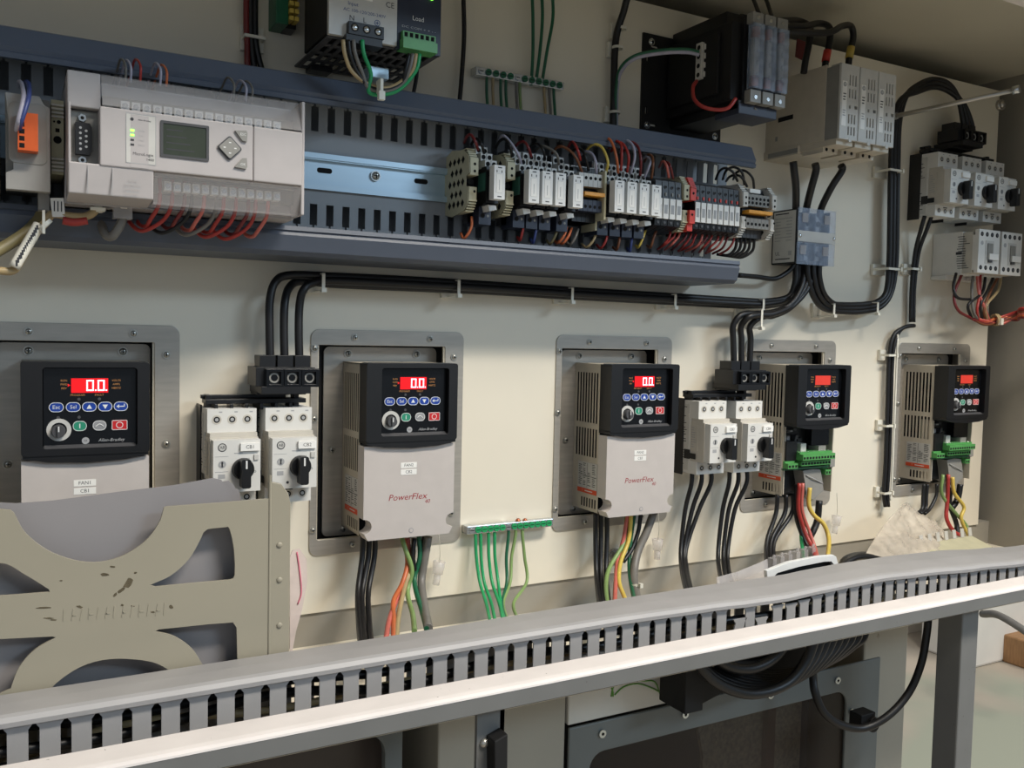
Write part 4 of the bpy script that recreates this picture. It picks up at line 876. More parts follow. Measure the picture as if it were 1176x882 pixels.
# ---------------------------------------------------------------- rod, knob, panel screw
q=MB(ID); a=W((1030,133,-.06)); b=W((1163,104,-.20)); q.cyl(tuple(a),tuple(b),.0030,'steel'); q.cyl((1.165,-.001,.3655),tuple(W((1016,137,-.035))),.004,'gray_plastic'); q.cyl(tuple(W((1016,137,-.035))),tuple(a),.0045,'gray_plastic'); d=(b-a).normalized(); q.cyl(tuple(b),tuple(b+d*.008),.0052,'zinc'); q.build('door_stay_rod',label='thin steel rod sticking out at the upper right in front of the cable arch',cat='rod')
a=at(1147,121,0); q=MB(ID); q.cyl((a.x,0,a.z),(a.x,-.006,a.z),.0085,'steel'); q.dome((a.x,-.006,a.z),(0,-1,0),.0065,.005,'steel'); q.build('panel_bolt',label='round steel bolt head at the top right corner of the panel',cat='bolt')
a=at(705,639,0); q=MB(WM); q.cyl((a.x,a.z,0),(a.x,a.z,.003),.0105,'zinc'); q.cyl((a.x,a.z,.003),(a.x,a.z,.010),.0065,'screw',n=6); q.build('panel_bolt',label='large bolt and washer behind the wires under the middle motor drive',cat='bolt')
a=at(1118,634,0); q=MB(WM); q.cyl((a.x,a.z,0),(a.x,a.z,.003),.0085,'zinc'); q.cyl((a.x,a.z,.003),(a.x,a.z,.012),.0055,'screw',n=6); q.build('panel_bolt',label='bolt near the lower right corner of the panel',cat='bolt')
# ---------------------------------------------------------------- devices on the rail, right half
ZC=.1843
def end_bracket(x,w,label,m='khaki',open_side=True,depth=100,group=None):
    t=thing('end_bracket',Vector((x,0,ZC)),label,'end bracket',group)
    q=MB(side(0)); out=[(40,28),(58,34),(86,30),(98,22),(100,6),(92,4),(92,-6),(98,-8),(97,-24),(88,-30),(60,-34),(42,-30)]
    d=depth/100; out=[(p*d,b) for p,b in out]
    hol=[]
    for i,p in enumerate((54,64,74,84)):
        for j,b in enumerate((-22,-12,-1,10,21)):
            pp=(p+(5 if j%2 else 0))*d
            if pp<88*d: hol.append([(pp-4.2,b),(pp,b+4.4),(pp+4.2,b),(pp,b-4.4)])
    q.shape(out,hol,-.35,0,m); q.poly(out,-.9,-.75,'hole')
    q.build('side_wall',t,loc=Z0)
    q=MB()
    for k in range(5): q.box(1,w,30-k*2.4,31.6-k*2.4,60*d,(90+k*1.8)*d,m); q.box(1,w,-31+k*2.4,-29.4+k*2.4,60*d,(90+k*1.8)*d,m)
    q.box(1,w,4,21,60*d,99*d,m); q.box(1,w,-20,-7,60*d,96*d,m); q.box(1,w,-30,30,46.5,62*d,m)
    for b in (15,8,-12): q.cyl((w/2+1,b,99*d),(w/2+1,b,99*d+.3),1.5,'hole',n=8)
    q.cyl((w/2,-1.5,88*d),(w/2,-1.5,92*d),w*.32,'hole',n=12)
    q.build('clamp_body',t,loc=Z0,bevel=.0003); return t
e1=end_bracket(.4215,10,'khaki end bracket with honeycomb side wall, left end of the terminal strip')
e2=end_bracket(.4635,10,'khaki end bracket with honeycomb side wall, between the single relay and the row of relays')
def relay(x,label,group):
    t=thing('relay_module',Vector((x,0,ZC)),label,'relay',group)
    q=MB(); q.box(0,13.8,-38,40,49,72,'dark_gray_plastic'); q.box(0,13.8,-42,-24,60,86,'navy'); q.box(.5,13.3,-24,14,72,94,'black'); 
    for k,(b,c) in enumerate(((38,76),(29.5,87),(21,97))):
        for j in (0,1):
            q.box(.3+j*6.9,6.6+j*6.9,b-8,b,60,c,'label_silver'); q.cyl((3.5+j*6.9,b-4,c),(3.5+j*6.9,b-4,c+.25),2.4,'hole',n=12)
            q.box(.3+j*6.9,6.6+j*6.9,b-.2,b+.2,70,c-2,'gray_plastic')
    q.cyl((4.5,-33,86),(4.5,-33,86.3),2.4,'hole',n=12); q.cyl((10.3,-33,86),(10.3,-33,86.3),1.4,'gray_plastic',n=10)
    q.build('socket',t,loc=Z0,bevel=.0003)
    q=MB(); q.box(0,13.8,-22,14,90,101,'black'); q.box(-.6,3,-10,8,84,99,'teal'); q.poly([(3,-24),(12,-24),(13,-28),(5,-30)],86,100,'breaker_white'); q.build('relay_base',t,loc=Z0)
    q=MB(); q.box(.9,13.2,-20,13.2,106,116,'print_light'); f=116
    q.box(3.6,10.2,-13.5,4.5,f,f+.3,'sticker'); q.box(3.3,10.5,-13.8,4.8,f,f+.15,'label_silver')
    for a in (3.5,9): q.box(a,a+.9,6,8.4,f,f+.2,'print_dark')
    q.box(5,9.4,10.4,11.4,f,f+.2,'print_dark'); q.box(5,9.4,-17.8,-16.8,f,f+.2,'print_dark'); q.box(6.4,7,-11,-1,f+.3,f+.4,'print_gray')
    q.build('relay_cover',t,loc=Z0,bevel=.0006); return t
RX=[(.4395,'single white relay between the two khaki end brackets','relays on the rail'),
    (.4790,'white relay, leftmost of the group of four beside the second khaki bracket',0),(.4948,'white relay, second in the group of four beside the second khaki bracket',0),
    (.5106,'white relay, third in the group of four beside the second khaki bracket',0),(.5320,'white relay, last in the group of four, next to the black stacked terminals',0),
    (.5845,'white relay, leftmost of the group of four right of the black stacked terminals',0),(.6010,'white relay, second of the four right of the black stacked terminals',0),
    (.6175,'white relay, third of the four right of the black stacked terminals',0),(.6340,'white relay, last of the four, touching the black fuse terminals',0)]
r0_=relay(RX[0][0],RX[0][1],RX[0][2])
for x,l,_ in RX[1:]: copy_tree(r0_,Vector((x,0,ZC)),l)
def tier(x,n,w,label,depth=100,bar=True,m='gray_plastic',grp=None):     # multi-tier terminals with an orange jumper bar
    ws=[]
    for k in range(n):
        t=thing('terminal_block',Vector((x+k*w*.001,0,ZC)),label(k,n),'terminal block',grp)
        q=MB(); q.box(.2,w-.2,-30,28,49,depth-16,'black' if m=='black' else 'dark_gray_plastic'); q.box(.2,w-.2,6,20,60,depth-4,m if m!='black' else 'label_silver'); q.box(.2,w-.2,-20,-8,60,depth-4,m if m!='black' else 'navy')
        for b in (15,10): q.cyl((w/2,b,depth-4),(w/2,b,depth-3.7),w*.30,'hole',n=10) if b==15 or m!='black' else None
        q.cyl((w/2,-15,depth-4),(w/2,-15,depth-3.7),w*.30,'hole',n=10)
        for b in (23,26,29,-23,-26,-29): q.box(.2,w-.8,b-1,b+.6,60,depth-8-abs(b)*.4,'label_silver' if m=='black' else 'beige_plastic')
        q.box(.2,w-.2,-6,4,60,depth-12,'black'); q.build('terminal_body',t,loc=Z0)
    return ws
tier(.5500,5,6.0,lambda k,n:'black and grey stacked terminal in the middle of the strip, %s'%ordl(k,n),104,m='black',grp='black stacked terminals mid strip')
q=MB(); q.box(554,580,180,184,92,106,'orange_bar'); q.build('jumper_bar',label='orange jumper bar across the black stacked terminals',cat='jumper bar',bevel=.0004)
t=thing('end_plate',Vector((.5803,0,ZC)),'pale end plate closing the black stacked terminals on their right','end plate')
q=MB(); q.box(0,2.6,-28,24,60,104,'khaki'); q.box(0,2.6,-38,-28,60,88,'khaki'); q.build('plate_body',t,loc=Z0,bevel=.0005)
# slim black fuse terminals
def fuse_term(x,w,label,group):
    t=thing('fuse_terminal',Vector((x,0,ZC)),label,'terminal block',group)
    q=MB(side(0)); q.poly([(49,30),(70,30),(98,22),(100,-4),(98,-27),(70,-34),(49,-32)],-w+.5,0,'black')
    q.poly([(72,30.4),(97.5,23),(98.2,20.5),(72,27)],-w+.4,.1,'dark_gray_plastic'); q.build('terminal_body',t,loc=Z0)
    q=MB(); q.box(.6,w-.9,-19.5,3.0,98.5,101,'sticker'); q.box(1.8,w-2.4,-14,-4,101,101.1,'print_gray'); q.build('marker',t,loc=Z0)
    q=MB(); q.cyl((w/2,16,98.4),(w/2,16,99.4),1.9,'dark_gray_plastic',n=10); q.cyl((w/2,16,99.4),(w/2,16,99.6),1.2,'hole',n=8); q.cyl((w/2,-23.5,98),(w/2,-23.5,99),1.7,'dark_gray_plastic',n=10); q.box(w/2-1,w/2+1,6,9.5,99,100.2,'red_plastic' if x>.70 else 'gray_plastic'); q.build('screw',t,loc=Z0); return t
ft=None
for k in range(4):
    l='slim black fuse terminal with white marker, %s of the four left of the red bracket'%ordl(k,4).replace(' from left','')
    x=.6530+k*.00925
    ft=fuse_term(x,8.9,l,'black fuse terminals') if k==0 else copy_tree(ft,Vector((x,0,ZC)),l) 
eb=end_bracket(.6905,9,'end bracket with red stripe between the four and the eight black fuse terminals','khaki',depth=102)
q=MB(); 
for k in range(6): q.box(9.2,17,29-k*2.3,30.6-k*2.3,70,96+k*1.4,'red_plastic')
q.box(9.2,17,4,18,70,103,'red_plastic'); q.box(9.2,17,-22,-7,70,102,'red_plastic'); q.box(9.2,17,-30,-22,70,98,'red_plastic'); q.cyl((13,12,103),(13,12,103.3),1.5,'hole',n=8); q.cyl((13,-12,102),(13,-12,102.3),1.5,'hole',n=8); q.build('red_plate',eb,loc=Z0)
for k in range(8):
    l='slim black fuse terminal with white marker, %s of the eight right of the red bracket'%ordl(k,8).replace(' from left','')
    x=.7085+k*.0086
    ft2=fuse_term(x,8.3,l,'black fuse terminals') if k==0 else copy_tree(ft2,Vector((x,0,ZC)),l)
end_bracket(.7780,9,'pale end bracket left of the last terminal group with orange bar','beige_plastic',depth=104)
tier(.7875,6,6.2,lambda k,n:'grey double-row terminal under the orange bar at the strip right end, %s'%ordl(k,n),104,grp='grey terminals at the right end')
q=MB(); q.box(786,824,181,185,90,106,'orange_bar'); q.build('jumper_bar',label='orange jumper bar across the grey terminals at the right end of the strip',cat='jumper bar',bevel=.0004)
q=MB(); q.box(794,811,ZC*1000+22,ZC*1000+27,92,98,'sticker'); q.build('marker',label='white marker above the terminals at the right end of the strip',cat='marker',bevel=.0005)
end_bracket(.8248,8,'pale end bracket closing the right end of the terminal strip','beige_plastic',depth=104)
# wires above the terminals
U=[((696,198),(698,185),(690.6,168.6),(680,166.5),(671,176),'yellow_wire','yellow wire arching over the second relay group'),
 ((710,199),(708,181),(703,164.5),(697,159),(690,168),'orange_wire','bright orange wire arching highest over the second relay group'),
 ((713,196),(714,178),(713,166),(706,162),(699,170),'red_wire','red wire just right of the bright orange wire'),
 ((720,198),(722,180),(716,166),(708,164),(702,174),'red_wire','red wire curving over the middle of the second relay group'),
 ((724,200),(729,180),(726,166),(718,162),(712,176),'lilac_wire','pale lilac wire arching over the second relay group'),
 ((735,202),(736,184),(732,168),(722,163),(716,174),'darkred_wire','dark red wire arching over the right of the second relay group'),
 ((740,204),(745,192),(747,184),(742,180),(736,184),'lilac_wire','short white wire right of the relay wires'),
 ((748,205),(750,190),(749,180),(744,178),(740,186),'brown_wire','brown wire just left of the black fuse terminals'),
 ((768,204),(766,192),(763,186),(760,186),(757,192),'pink_wire','pink wire above the four black fuse terminals'),
 ((773,205),(770,192),(767,187),(764,187),(762,193),'darkred_wire','dark red wire above the four black fuse terminals'),
 ((598.6,189),(595,177),(585,162),(577,156),(572,164),'lilac_wire','white wire rising left above the first row relays'),
 ((642,189),(639.5,177.4),(631,170.6),(622,168),(614,174),'gray_wire','grey wire arching above the third relay of the row'),
 ((669,199.5),(661.5,181),(651,170.6),(641,168.6),(634,176),'brown_wire','brown wire arching above the fourth relay of the row'),
 ((666.6,184),(664,174),(660,165.5),(656,163),(652,170),'red_wire','small dark red wire standing above the fourth relay'),
 ((685,200),(684,186),(680,177),(672,174),(664,180),'lilac_wire','pale wire above the black stacked terminals'),
 ((676,196),(673,182),(668,172),(660,172),(654,178),'cable','black wire above the black stacked terminals'),
 ((549,172),(546,163),(541,155),(536,157),(533,164),'darkred_wire','dark red wire above the single relay'),
 ((556,176),(553,166),(549,160),(545,160),(541,166),'black','black wire above the single relay'),
 ((588,180),(586,168),(580,160),(574,162),(569,170),'black','black wire above the second khaki bracket'),
 ((610,180),(607,170),(602,163),(596,164),(590,170),'darkred_wire','dark wire above the leftmost relay of the row'),
 ((626,183),(624,173),(619,166),(612,166),(606,172),'black','black wire above the second relay of the row'),
 ((847,208),(842,198),(833,193),(826,197),(822,206),'cable','black wire looping above the right end terminals, inner loop'),
 ((855,212),(852,198),(843,192),(834,196),(830,206),'cable','black wire looping above the right end terminals, middle loop'),
 ((866,216),(864,204),(855,196),(846,198),(842,206),'cable','black wire looping above the right end terminals, outer loop'),
 ((858,214),(852,204),(845,201),(838,203),(834,208),'cable','black wire looping low above the right end terminals')]
for a,b,c,d,e,m,l in U:
    wire([(*a,-.094),(*b,-.100),(*c,-.094),(*d,-.085),(*e,-.066)],.0015,m,l)
# wires below the terminals
Lw=[((541.7,249),(541,262),(533,274),(529,268),'orange_wire','orange wire dropping below the single relay'),
 ((602,256),(600,266),(597,276),(594,272),'red_wire','red wire below the leftmost relay of the row'),
 ((616.5,258),(615,268),(612,279),(609,274),'blue_wire','blue wire below the second relay of the row'),
 ((640,262),(638,270),(632,280),(628,276),'olive_cable','olive wire below the third relay of the row'),
 ((651,261),(648,270),(641,279),(636,276),'orange_wire','tan orange wire below the fourth relay of the row'),
 ((656.5,262),(653,271),(646,280),(641,277),'orange_wire','orange wire right of its twin below the fourth relay'),
 ((664,263),(661,272),(655,281),(650,277),'gray_wire','grey wire left of the black stacked terminals'),
 ((686,264),(682,275),(674,284),(668,280),'tan_wire','thick tan wire below the black stacked terminals'),
 ((698,266),(696,276),(690,285),(685,281),'red_wire','red wire below the first relay of the second group'),
 ((712,268),(711,278),(708,287),(704,284),'brown_wire','brown wire below the second relay of the second group'),
 ((726,270),(725,279),(723,289),(720,285),'blue_wire','blue wire below the third relay of the second group'),
 ((742,262),(738,274),(733,284),(730,282),'yellow_wire','yellow wire below the last relay of the second group'),
 ((755,262),(751,272),(747,284),(743,282),'brown_wire','brown wire below the slim black terminals')]
for a,b,c,d,m,l in Lw: wire([(*a,-.078),(*b,-.082),(*c,-.078),(*d,-.064)],.0015,m,l)
for k in range(13):
    u=770+k*6.1; v=262+k*.5; m=['red_wire','red_wire','pink_wire','darkred_wire'][k%4]
    wire([(u,v,-.080),(u-1-k%3,v+9,-.084),(u-7-(k*5)%6,v+18,-.080),(u-14-(k*7)%9,v+24,-.066)],.0014,m,'red wire fanning left below the slim black terminals, %s'%ordl(k,13),group='red wires under the black fuse terminals')
for k in range(5):
    u=845+k*5.0
    wire([(u,268,-.080),(u+1,276,-.082),(u-1,286+k*.5,-.078),(u-9-k,293+k*.6,-.072),(u-22-k,292+k*.5,-.062)],.0018,'cable','black wire curving back under the right end terminals, %s'%ordl(k,5),group='black wires under the right end of the strip')
wire([(848,316,-.03),(870,318,-.025),(890,320,-.022),(905,312,-.024),(912,304,-.026)],.0032,'cable','black cable from the right end of the duct to the clear-covered block','cable','cable')
# ---------------------------------------------------------------- heavy black cables
def heavy(pts,label,group=None,r=.0041): return wire(pts,r,'cable',label,'cable','cable',group=group,sub=7,n=10)
# left trio up from the infeed block and along the panel
for i,(u,dx) in enumerate(((310,0),(326.5,0),(343.5,0))):
    top=(316.5,320,325.5)[i]; 
    Yb=-.030; off=(-.0215,-.0135,-.0255)[i]; dv=(0,9,5)[i]
    heavy([(u+1,440,-.030),(u+.5,420,-.030),(u-.5,380,-.029),(u+(0,.5,.5)[i],(344,348,350)[i],-.027),(u+(7,6,5)[i],(323,330,333)[i],off-.003),(u+(24,20,16)[i],(316,323,325)[i],off),(385,317.5+dv,off),(470,321.5+dv,off),(560,327+dv*.85,off),(660,333.5+dv*.8,off),(770,340+dv*.75,off),(850,345+dv*.7,off),(880,346+dv*.6,off),(905,341+dv*.4,-.022),(913+3*i,325,-.026),(914+4*i,303,-.026)],
      '%s cable of the trio rising from the left infeed block and along the panel'%('left','middle','right')[i],'long black cables along the panel')
for i,u in enumerate((843,851.5,861)):
    off=(-.034,-.040,-.034)[i]
    heavy([(u+1,438,-.030),(u,420,-.030),(u-1+i,390,-.030),(u-1+i*.5,374+i*1.0,-.031),(u+8,362+i*2.4,off),(u+24-i*3,360+i*1.5,off),(888,358.5+i*2,off),(908,349+i*2,-.036),(920+i*4,330,-.034),(925+i*5,303,-.028)],
      '%s black cable of the trio rising from the middle infeed block'%('left','middle','right')[i],'black cables of the middle infeed block')
for i in range(3):
    heavy([(927+i*7,300,-.036),(928+i*6.5,318,-.036),(934+i*6,340-i*1.5,-.034),(946+i*5,354-i*3,-.028),(968,358-i*4,-.022),(992,357.5-i*4,-.020),(1012-i*2,352-i*3,-.020),(1024-i*3,334,-.020),(1029-i*4,300,-.020),(1030-i*4,250,-.020),(1031-i*4,190,-.020),(1033-i*3.5,140,-.022),(1041-i*3,110+i*2,-.024),(1055,97+i*4,-.026),(1073,91+i*4.5,-.028),(1090,97+i*4,-.030),(1101+i*2.5,115+i*2,-.032),(1106+i*4.5,140,-.034),(1107+i*6,160,-.034)],
      '%s cable running from the clear-covered block and arching into the high right breakers'%('outer','middle','inner')[i],'black cables arching over at the right',.0040)
# two thinner cables from the right breakers to the last drive
for i in range(2):
    wire([(1062+i*8,248,-.030),(1058+i*7,262,-.026),(1051+i*4,290,-.014),(1047+i*3,330,-.010),(1046+i*3,370,-.010)],.0030,'cable','%s black cable dropping from the high right breakers'%('left','right')[i],'cable','cable')
    wire([(1047+i*3,374,-.012),(1036+i*2,377-i,-.012),(1026+i*4,386,-.010),(1021+i*4,410,-.010),(1019+i*4,470,-.010),(1017+i*4,530,-.010),(1015+i*4,565,-.010),(1017+i*3,582,-.012)],.0030,'cable','%s black cable running down left of the far right drive'%('left','right')[i],'cable','cable')
q=MB(ID); q.tube([W((1031,384,-.012)),W((1028,460,-.012)),W((1024,555,-.012)),W((1022,575,-.012))],.0016,'nylon',n=6); q.build('cable_strip',label='thin white strip following the black cables left of the far right drive',cat='strip')
# mounts and ties
def mount(u,v,Y,label,vert=False,w=.0082,r=.009):
    c=at(u,v,Y); a=c; h=max(.010,w+.001); q=MB(ID); q.box(a.x-(h if vert else .008),a.x+(h if vert else .008),-.005,-.0005,a.z-(.008 if vert else h),a.z+(.008 if vert else h),'nylon')
    c=at(u,v,Y)
    if vert: 
        q.box(c.x-w,c.x+w,c.y-r*.55,c.y-r*.45,c.z-.0016,c.z+.0016,'nylon'); q.box(c.x+w,c.x+w+.003,c.y-r*.5-.002,c.y-r*.5+.003,c.z-.003,c.z+.003,'nylon')
        for s in (-1,1): q.box(c.x+s*w-.0006,c.x+s*w+.0006,c.y-r*.55,-.004,c.z-.0016,c.z+.0016,'nylon')
    else:
        q.box(c.x-.0016,c.x+.0016,c.y-r*.55,c.y-r*.45,c.z-w,c.z+w,'nylon'); q.box(c.x-.0025,c.x+.0025,c.y-r*.5-.003,c.y-r*.5+.003,c.z-w-.002,c.z-w+.002,'nylon')
        for s in (-1,1): q.box(c.x-.0016,c.x+.0016,c.y-r*.55,-.004,c.z+s*w-.0006,c.z+s*w+.0006,'nylon')
    return q.build('cable_tie',label=label,cat='cable tie')
mount(370,324,-.027,'white tie and mount at the left bend of the long black cable bundle')
mount(525,331,-.027,'white tie on the long black cable bundle above the left breakers and drive')
mount(655,339,-.027,'white tie on the long black cable bundle above the middle drive')
mount(773,346,-.027,'white tie on the long black cable bundle left of the middle infeed cables')
mount(874,351,-.027,'white tie where the long bundle meets the clear-covered block cables')
mount(872,366,-.040,'white tie around the three cables of the middle infeed block',w=.0125)
mount(955,356,-.030,'white tie left on the low cable run below the clear-covered block')
mount(1005,354,-.028,'white tie right on the low cable run below the clear-covered block')
mount(1024,309,-.026,'white tie low on the vertical cable run at the right',True,w=.0125)
mount(1026,196,-.026,'white tie high on the vertical cable run at the right',True,w=.0125)
mount(1049,309,-.014,'white tie on the two cables below the high right breakers',True)
mount(1022,408,-.014,'white tie uppermost beside the far right drive',True)
mount(1019,489,-.014,'white tie at mid height beside the far right drive',True)
mount(1017,566,-.014,'white tie lowest beside the far right drive',True)
# wires dropping behind the long bottom duct
def drop(pts,r,m,label,group=None): return wire(pts,r,m,label,group=group,n=8)
for k,(ua,ub) in enumerate(((417,412),(424,417),(431,424))):
    drop([(ua,612,-.030),(ua-1,640,-.030),(ub-1,680,-.045),(ub,715,-.09),(ub+3,745,-.15)],.0030,'cable','%s black wire of the three below the drive marked CB2'%ordl(k,3),'black wires below the CB2 drive')
for k,(pp,m,l) in enumerate((([(468,618,-.028),(470,640,-.03),(466,665,-.04),(455,690,-.06),(447,712,-.10),(443,735,-.15)],'pink_wire','pink wire'),([(463,618,-.03),(468,645,-.034),(462,670,-.045),(452,690,-.065),(452,712,-.10),(452,735,-.15)],'orange_wire','orange wire'),([(475,618,-.03),(474,645,-.032),(466,670,-.045),(461,690,-.065),(457,712,-.10),(455,735,-.15)],'tan_wire','tan wire'),([(461,616,-.03),(466,632,-.038),(473,655,-.040),(468,680,-.045),(474,706,-.09),(476,725,-.14)],'green_yellow','green-yellow wire'),([(481,616,-.034),(482,640,-.036),(476,668,-.04),(484,700,-.08),(490,722,-.13)],'green_dark','dark green wire'),([(487,616,-.030),(484,640,-.03),(478,655,-.035),(474,640,-.036),(476,618,-.034)],'cable','short black wire loop'))):
    drop(pp,.0026,m,l+' below the drive marked CB2')
drop([(492,616,-.036),(488,640,-.036),(484,668,-.04),(487,695,-.07),(492,722,-.13)],.0046,'gray_wire','thick grey cable below the drive marked CB2')
for k,(ua,ub) in enumerate(((684,688),(690,693),(697,699))):
    drop([(ua,590,-.030),(ua,620,-.030),(ub-3,660,-.045),(ub,690,-.09),(ub+3,712,-.15)],.0030,'cable','%s black wire of the three below the middle drive'%ordl(k,3),'black wires below the middle drive')
for pp,m,l in (([(721,590,-.03),(716,620,-.03),(709,645,-.04),(707,670,-.07),(706,690,-.1),(706,706,-.14)],'pink_wire','pink wire'),([(725,590,-.034),(722,620,-.034),(713,645,-.045),(711,668,-.07),(718,688,-.1),(722,704,-.14)],'yellow_wire','yellow wire'),([(719,592,-.028),(718,620,-.03),(700,652,-.045),(696,672,-.07),(698,694,-.10),(702,710,-.14)],'green_yellow','green-yellow wire'),([(728,592,-.03),(724,622,-.03),(723,655,-.045),(727,682,-.09),(732,700,-.14)],'green_dark','dark green wire'),([(736,590,-.03),(733,610,-.03),(726,630,-.034),(716,645,-.04)],'cable','short black wire')):
    drop(pp,.0026,m,l+' below the middle drive')
drop([(751,588,-.034),(742,612,-.036),(732,635,-.04),(728,660,-.055),(731,684,-.09),(740,702,-.14)],.0050,'gray_wire','thick grey cable below the middle drive')
a=at(731,672,-.075); q=MB(ID); q.ring((a.x,a.y,a.z-.002),(0.1,0.3,1),.0052,.0066,.003,'nylon'); q.box(a.x-.002,a.x+.002,a.y-.010,a.y-.006,a.z-.001,a.z+.004,'nylon'); q.build('cable_tie',label='small white tie on the thick grey cable below the middle drive',cat='cable tie')
for j,(us,grp) in enumerate((((795,806,817),'left'),((838,848,858),'right'))):
    for k,u in enumerate(us):
        e=(783,787,789)[k] if j==0 else (826,832,837)[k]
        drop([(u,540,-.035),(u-1,556,-.035),(u-8-k*3,585,-.030),(e-1,630,-.035),(e,655,-.06),(e+5+j*2,678,-.12),(e+8+j*3,690,-.15)],.0028,'cable','%s black wire below the %s breaker of the middle pair'%(ordl(k,3),grp),'black wires below the middle breakers')
for k,(u,e) in enumerate(((893,880),(903,885),(911,889))):
    drop([(u,568,-.028),(u-2,590,-.028),(e+1,620,-.035),(e,645,-.06),(e+3,665,-.11),(e+5,675,-.14)],.0029,'cable','%s black wire below the opened drive next to the middle breakers'%ordl(k,3),'black wires below the nearer opened drive')
for pp,m,l,r in (([(918,555,-.040),(917,585,-.040),(924,610,-.045),(934,632,-.065),(938,652,-.11),(939,668,-.15)],'red_wire','red wire',.0028),([(922,555,-.036),(921,585,-.036),(930,612,-.04),(938,636,-.06),(940,660,-.12)],'pink_wire','pink wire',.0024),([(930,560,-.040),(929,580,-.042),(935,592,-.045),(946,602,-.05),(952,620,-.06),(950,645,-.1),(950,662,-.14)],'yellow_wire','yellow wire',.0030),([(915,556,-.034),(914,590,-.034),(920,612,-.036),(930,634,-.055),(934,660,-.12)],'cable','black wire',.0028),([(925,600,-.034),(920,615,-.036),(923,640,-.06),(921,662,-.12)],'green_wire','green wire',.0024),([(941,575,-.03),(938,600,-.03),(928,622,-.036),(922,645,-.06),(922,664,-.12)],'cable','thick black cable',.0046)):
    drop(pp,r,m,l+' leaving the nearer opened drive')
for k,(u,e) in enumerate(((1061,1059),(1065,1063),(1076,1068))):
    drop([(u,556,-.028),(u-1,570,-.028),(e,584,-.03),(e-6,590,-.034)],.0026,'cable','%s short black wire below the far right drive'%ordl(k,3),'short black wires below the far right drive')
for pp,m,l,r in (([(1089,545,-.036),(1088,575,-.036),(1087,595,-.04),(1095,610,-.045),(1104,615,-.05)],'red_wire','red wire',.0030),([(1094,548,-.036),(1096,566,-.038),(1107,582,-.04),(1104,596,-.042),(1114,618,-.045),(1122,632,-.06)],'yellow_wire','yellow wire',.0028),([(1083,545,-.034),(1082,568,-.034),(1098,590,-.036),(1110,604,-.04),(1118,628,-.06)],'green_yellow','green-yellow wire',.0026),([(1092,560,-.03),(1091,580,-.03),(1098,600,-.034),(1100,615,-.04)],'cable','black wire',.0036),([(1103,556,-.03),(1100,572,-.03),(1093,584,-.032)],'cable','second black cable',.0046)):
    drop(pp,r,m,l+' leaving the far right drive')
# wires below the contactors
Cw=[((1098,314),(1095,330),(1100,342),(1116,344),'cable','black wire looping left under the contactors'),((1105,314),(1096,338),(1100,356),(1116,366),'darkred_wire','dark red wire looping left under the contactors'),((1118,312),(1116,335),(1118,358),(1124,368),'gray_wire','grey wire straight under the left contactor'),((1122,312),(1124,335),(1130,352),(1136,368),'pink_wire','pink wire under the left contactor'),((1126,312),(1125,338),(1122,356),(1124,370),'red_wire','red wire under the left contactor'),((1132,314),(1128,336),(1112,350),(1116,366),'cable','black wire crossing behind the red ones'),((1142,315),(1134,334),(1126,350),(1128,368),'cable','black wire under the gap between the contactors'),((1147,316),(1136,338),(1130,356),(1132,369),'brown_wire','brown wire under the right contactor'),((1150,316),(1146,334),(1132,352),(1134,368),'tan_wire','tan wire under the right contactor')]
for a,b,c,d,m,l in Cw: wire([(*a,-.045),(*b,-.052),(*c,-.056),(*d,-.050)],.0022,m,l)
for k,(m,n_) in enumerate((('red_wire','red'),('darkred_wire','dark red'),('brown_wire','brown'),('pink_wire','pink'),('orange_wire','orange'),('darkred_wire','second dark red'))):
    wire([(1116+k*2,366+(k%3),-.050),(1132,369+(k%3)*2.2-k*.3,-.052),(1150,364+(k%4)*2.6,-.058),(1168,358+k*1.9,-.075),(1182,354+k*2.2,-.100),(1.448,-.17,.085-.006*k)],.0022,m,'%s wire of the bundle leading right from under the contactors'%n_,group='red bundle leading right')
a=at(1140,367,-.052); q=MB(ID)
q.ring((a.x,a.y-.002,a.z-.001),(1,-.3,.1),.0075,.0095,.006,'tan_wire')
q.box(a.x,a.x+.006,a.y-.014,a.y-.007,a.z-.008,a.z+.002,'nylon'); q.build('cable_tie',label='yellowed tie gathering the red bundle under the contactors',cat='cable tie')
# hanging clear connector caps
for u,v,l,v0 in ((503,655,'clear cap hanging on a thread below the CB2 drive',618),(755,628,'clear cap hanging on a thread right of the middle drive cables',592),(960,600,'clear cap hanging on a thread right of the nearer opened drive',570)):
    a=at(u,v,-.014); t=thing('connector_cap',a,l,'connector cap'); q=MB(ID)
    tl=.3 if u!=755 else 0; d=Vector((tl*.5,0,1)).normalized()
    q.cyl(tuple(d*-.016),tuple(d*-.004),.0040,'clear_milky',n=12); q.cyl(tuple(d*-.004),tuple(d*.010),.0058,'clear_milky',r1=.0072,n=12); q.build('cap_body',t,loc=Z0)
    w0=at(u+1,v0-4,-.030)-a; q=MB(ID); q.tube([tuple(d*.008),((w0.x)*.5+.002,-.008,w0.z*.5),tuple(w0)],.0004,'nylon',n=5); q.build('thread',t,loc=Z0)
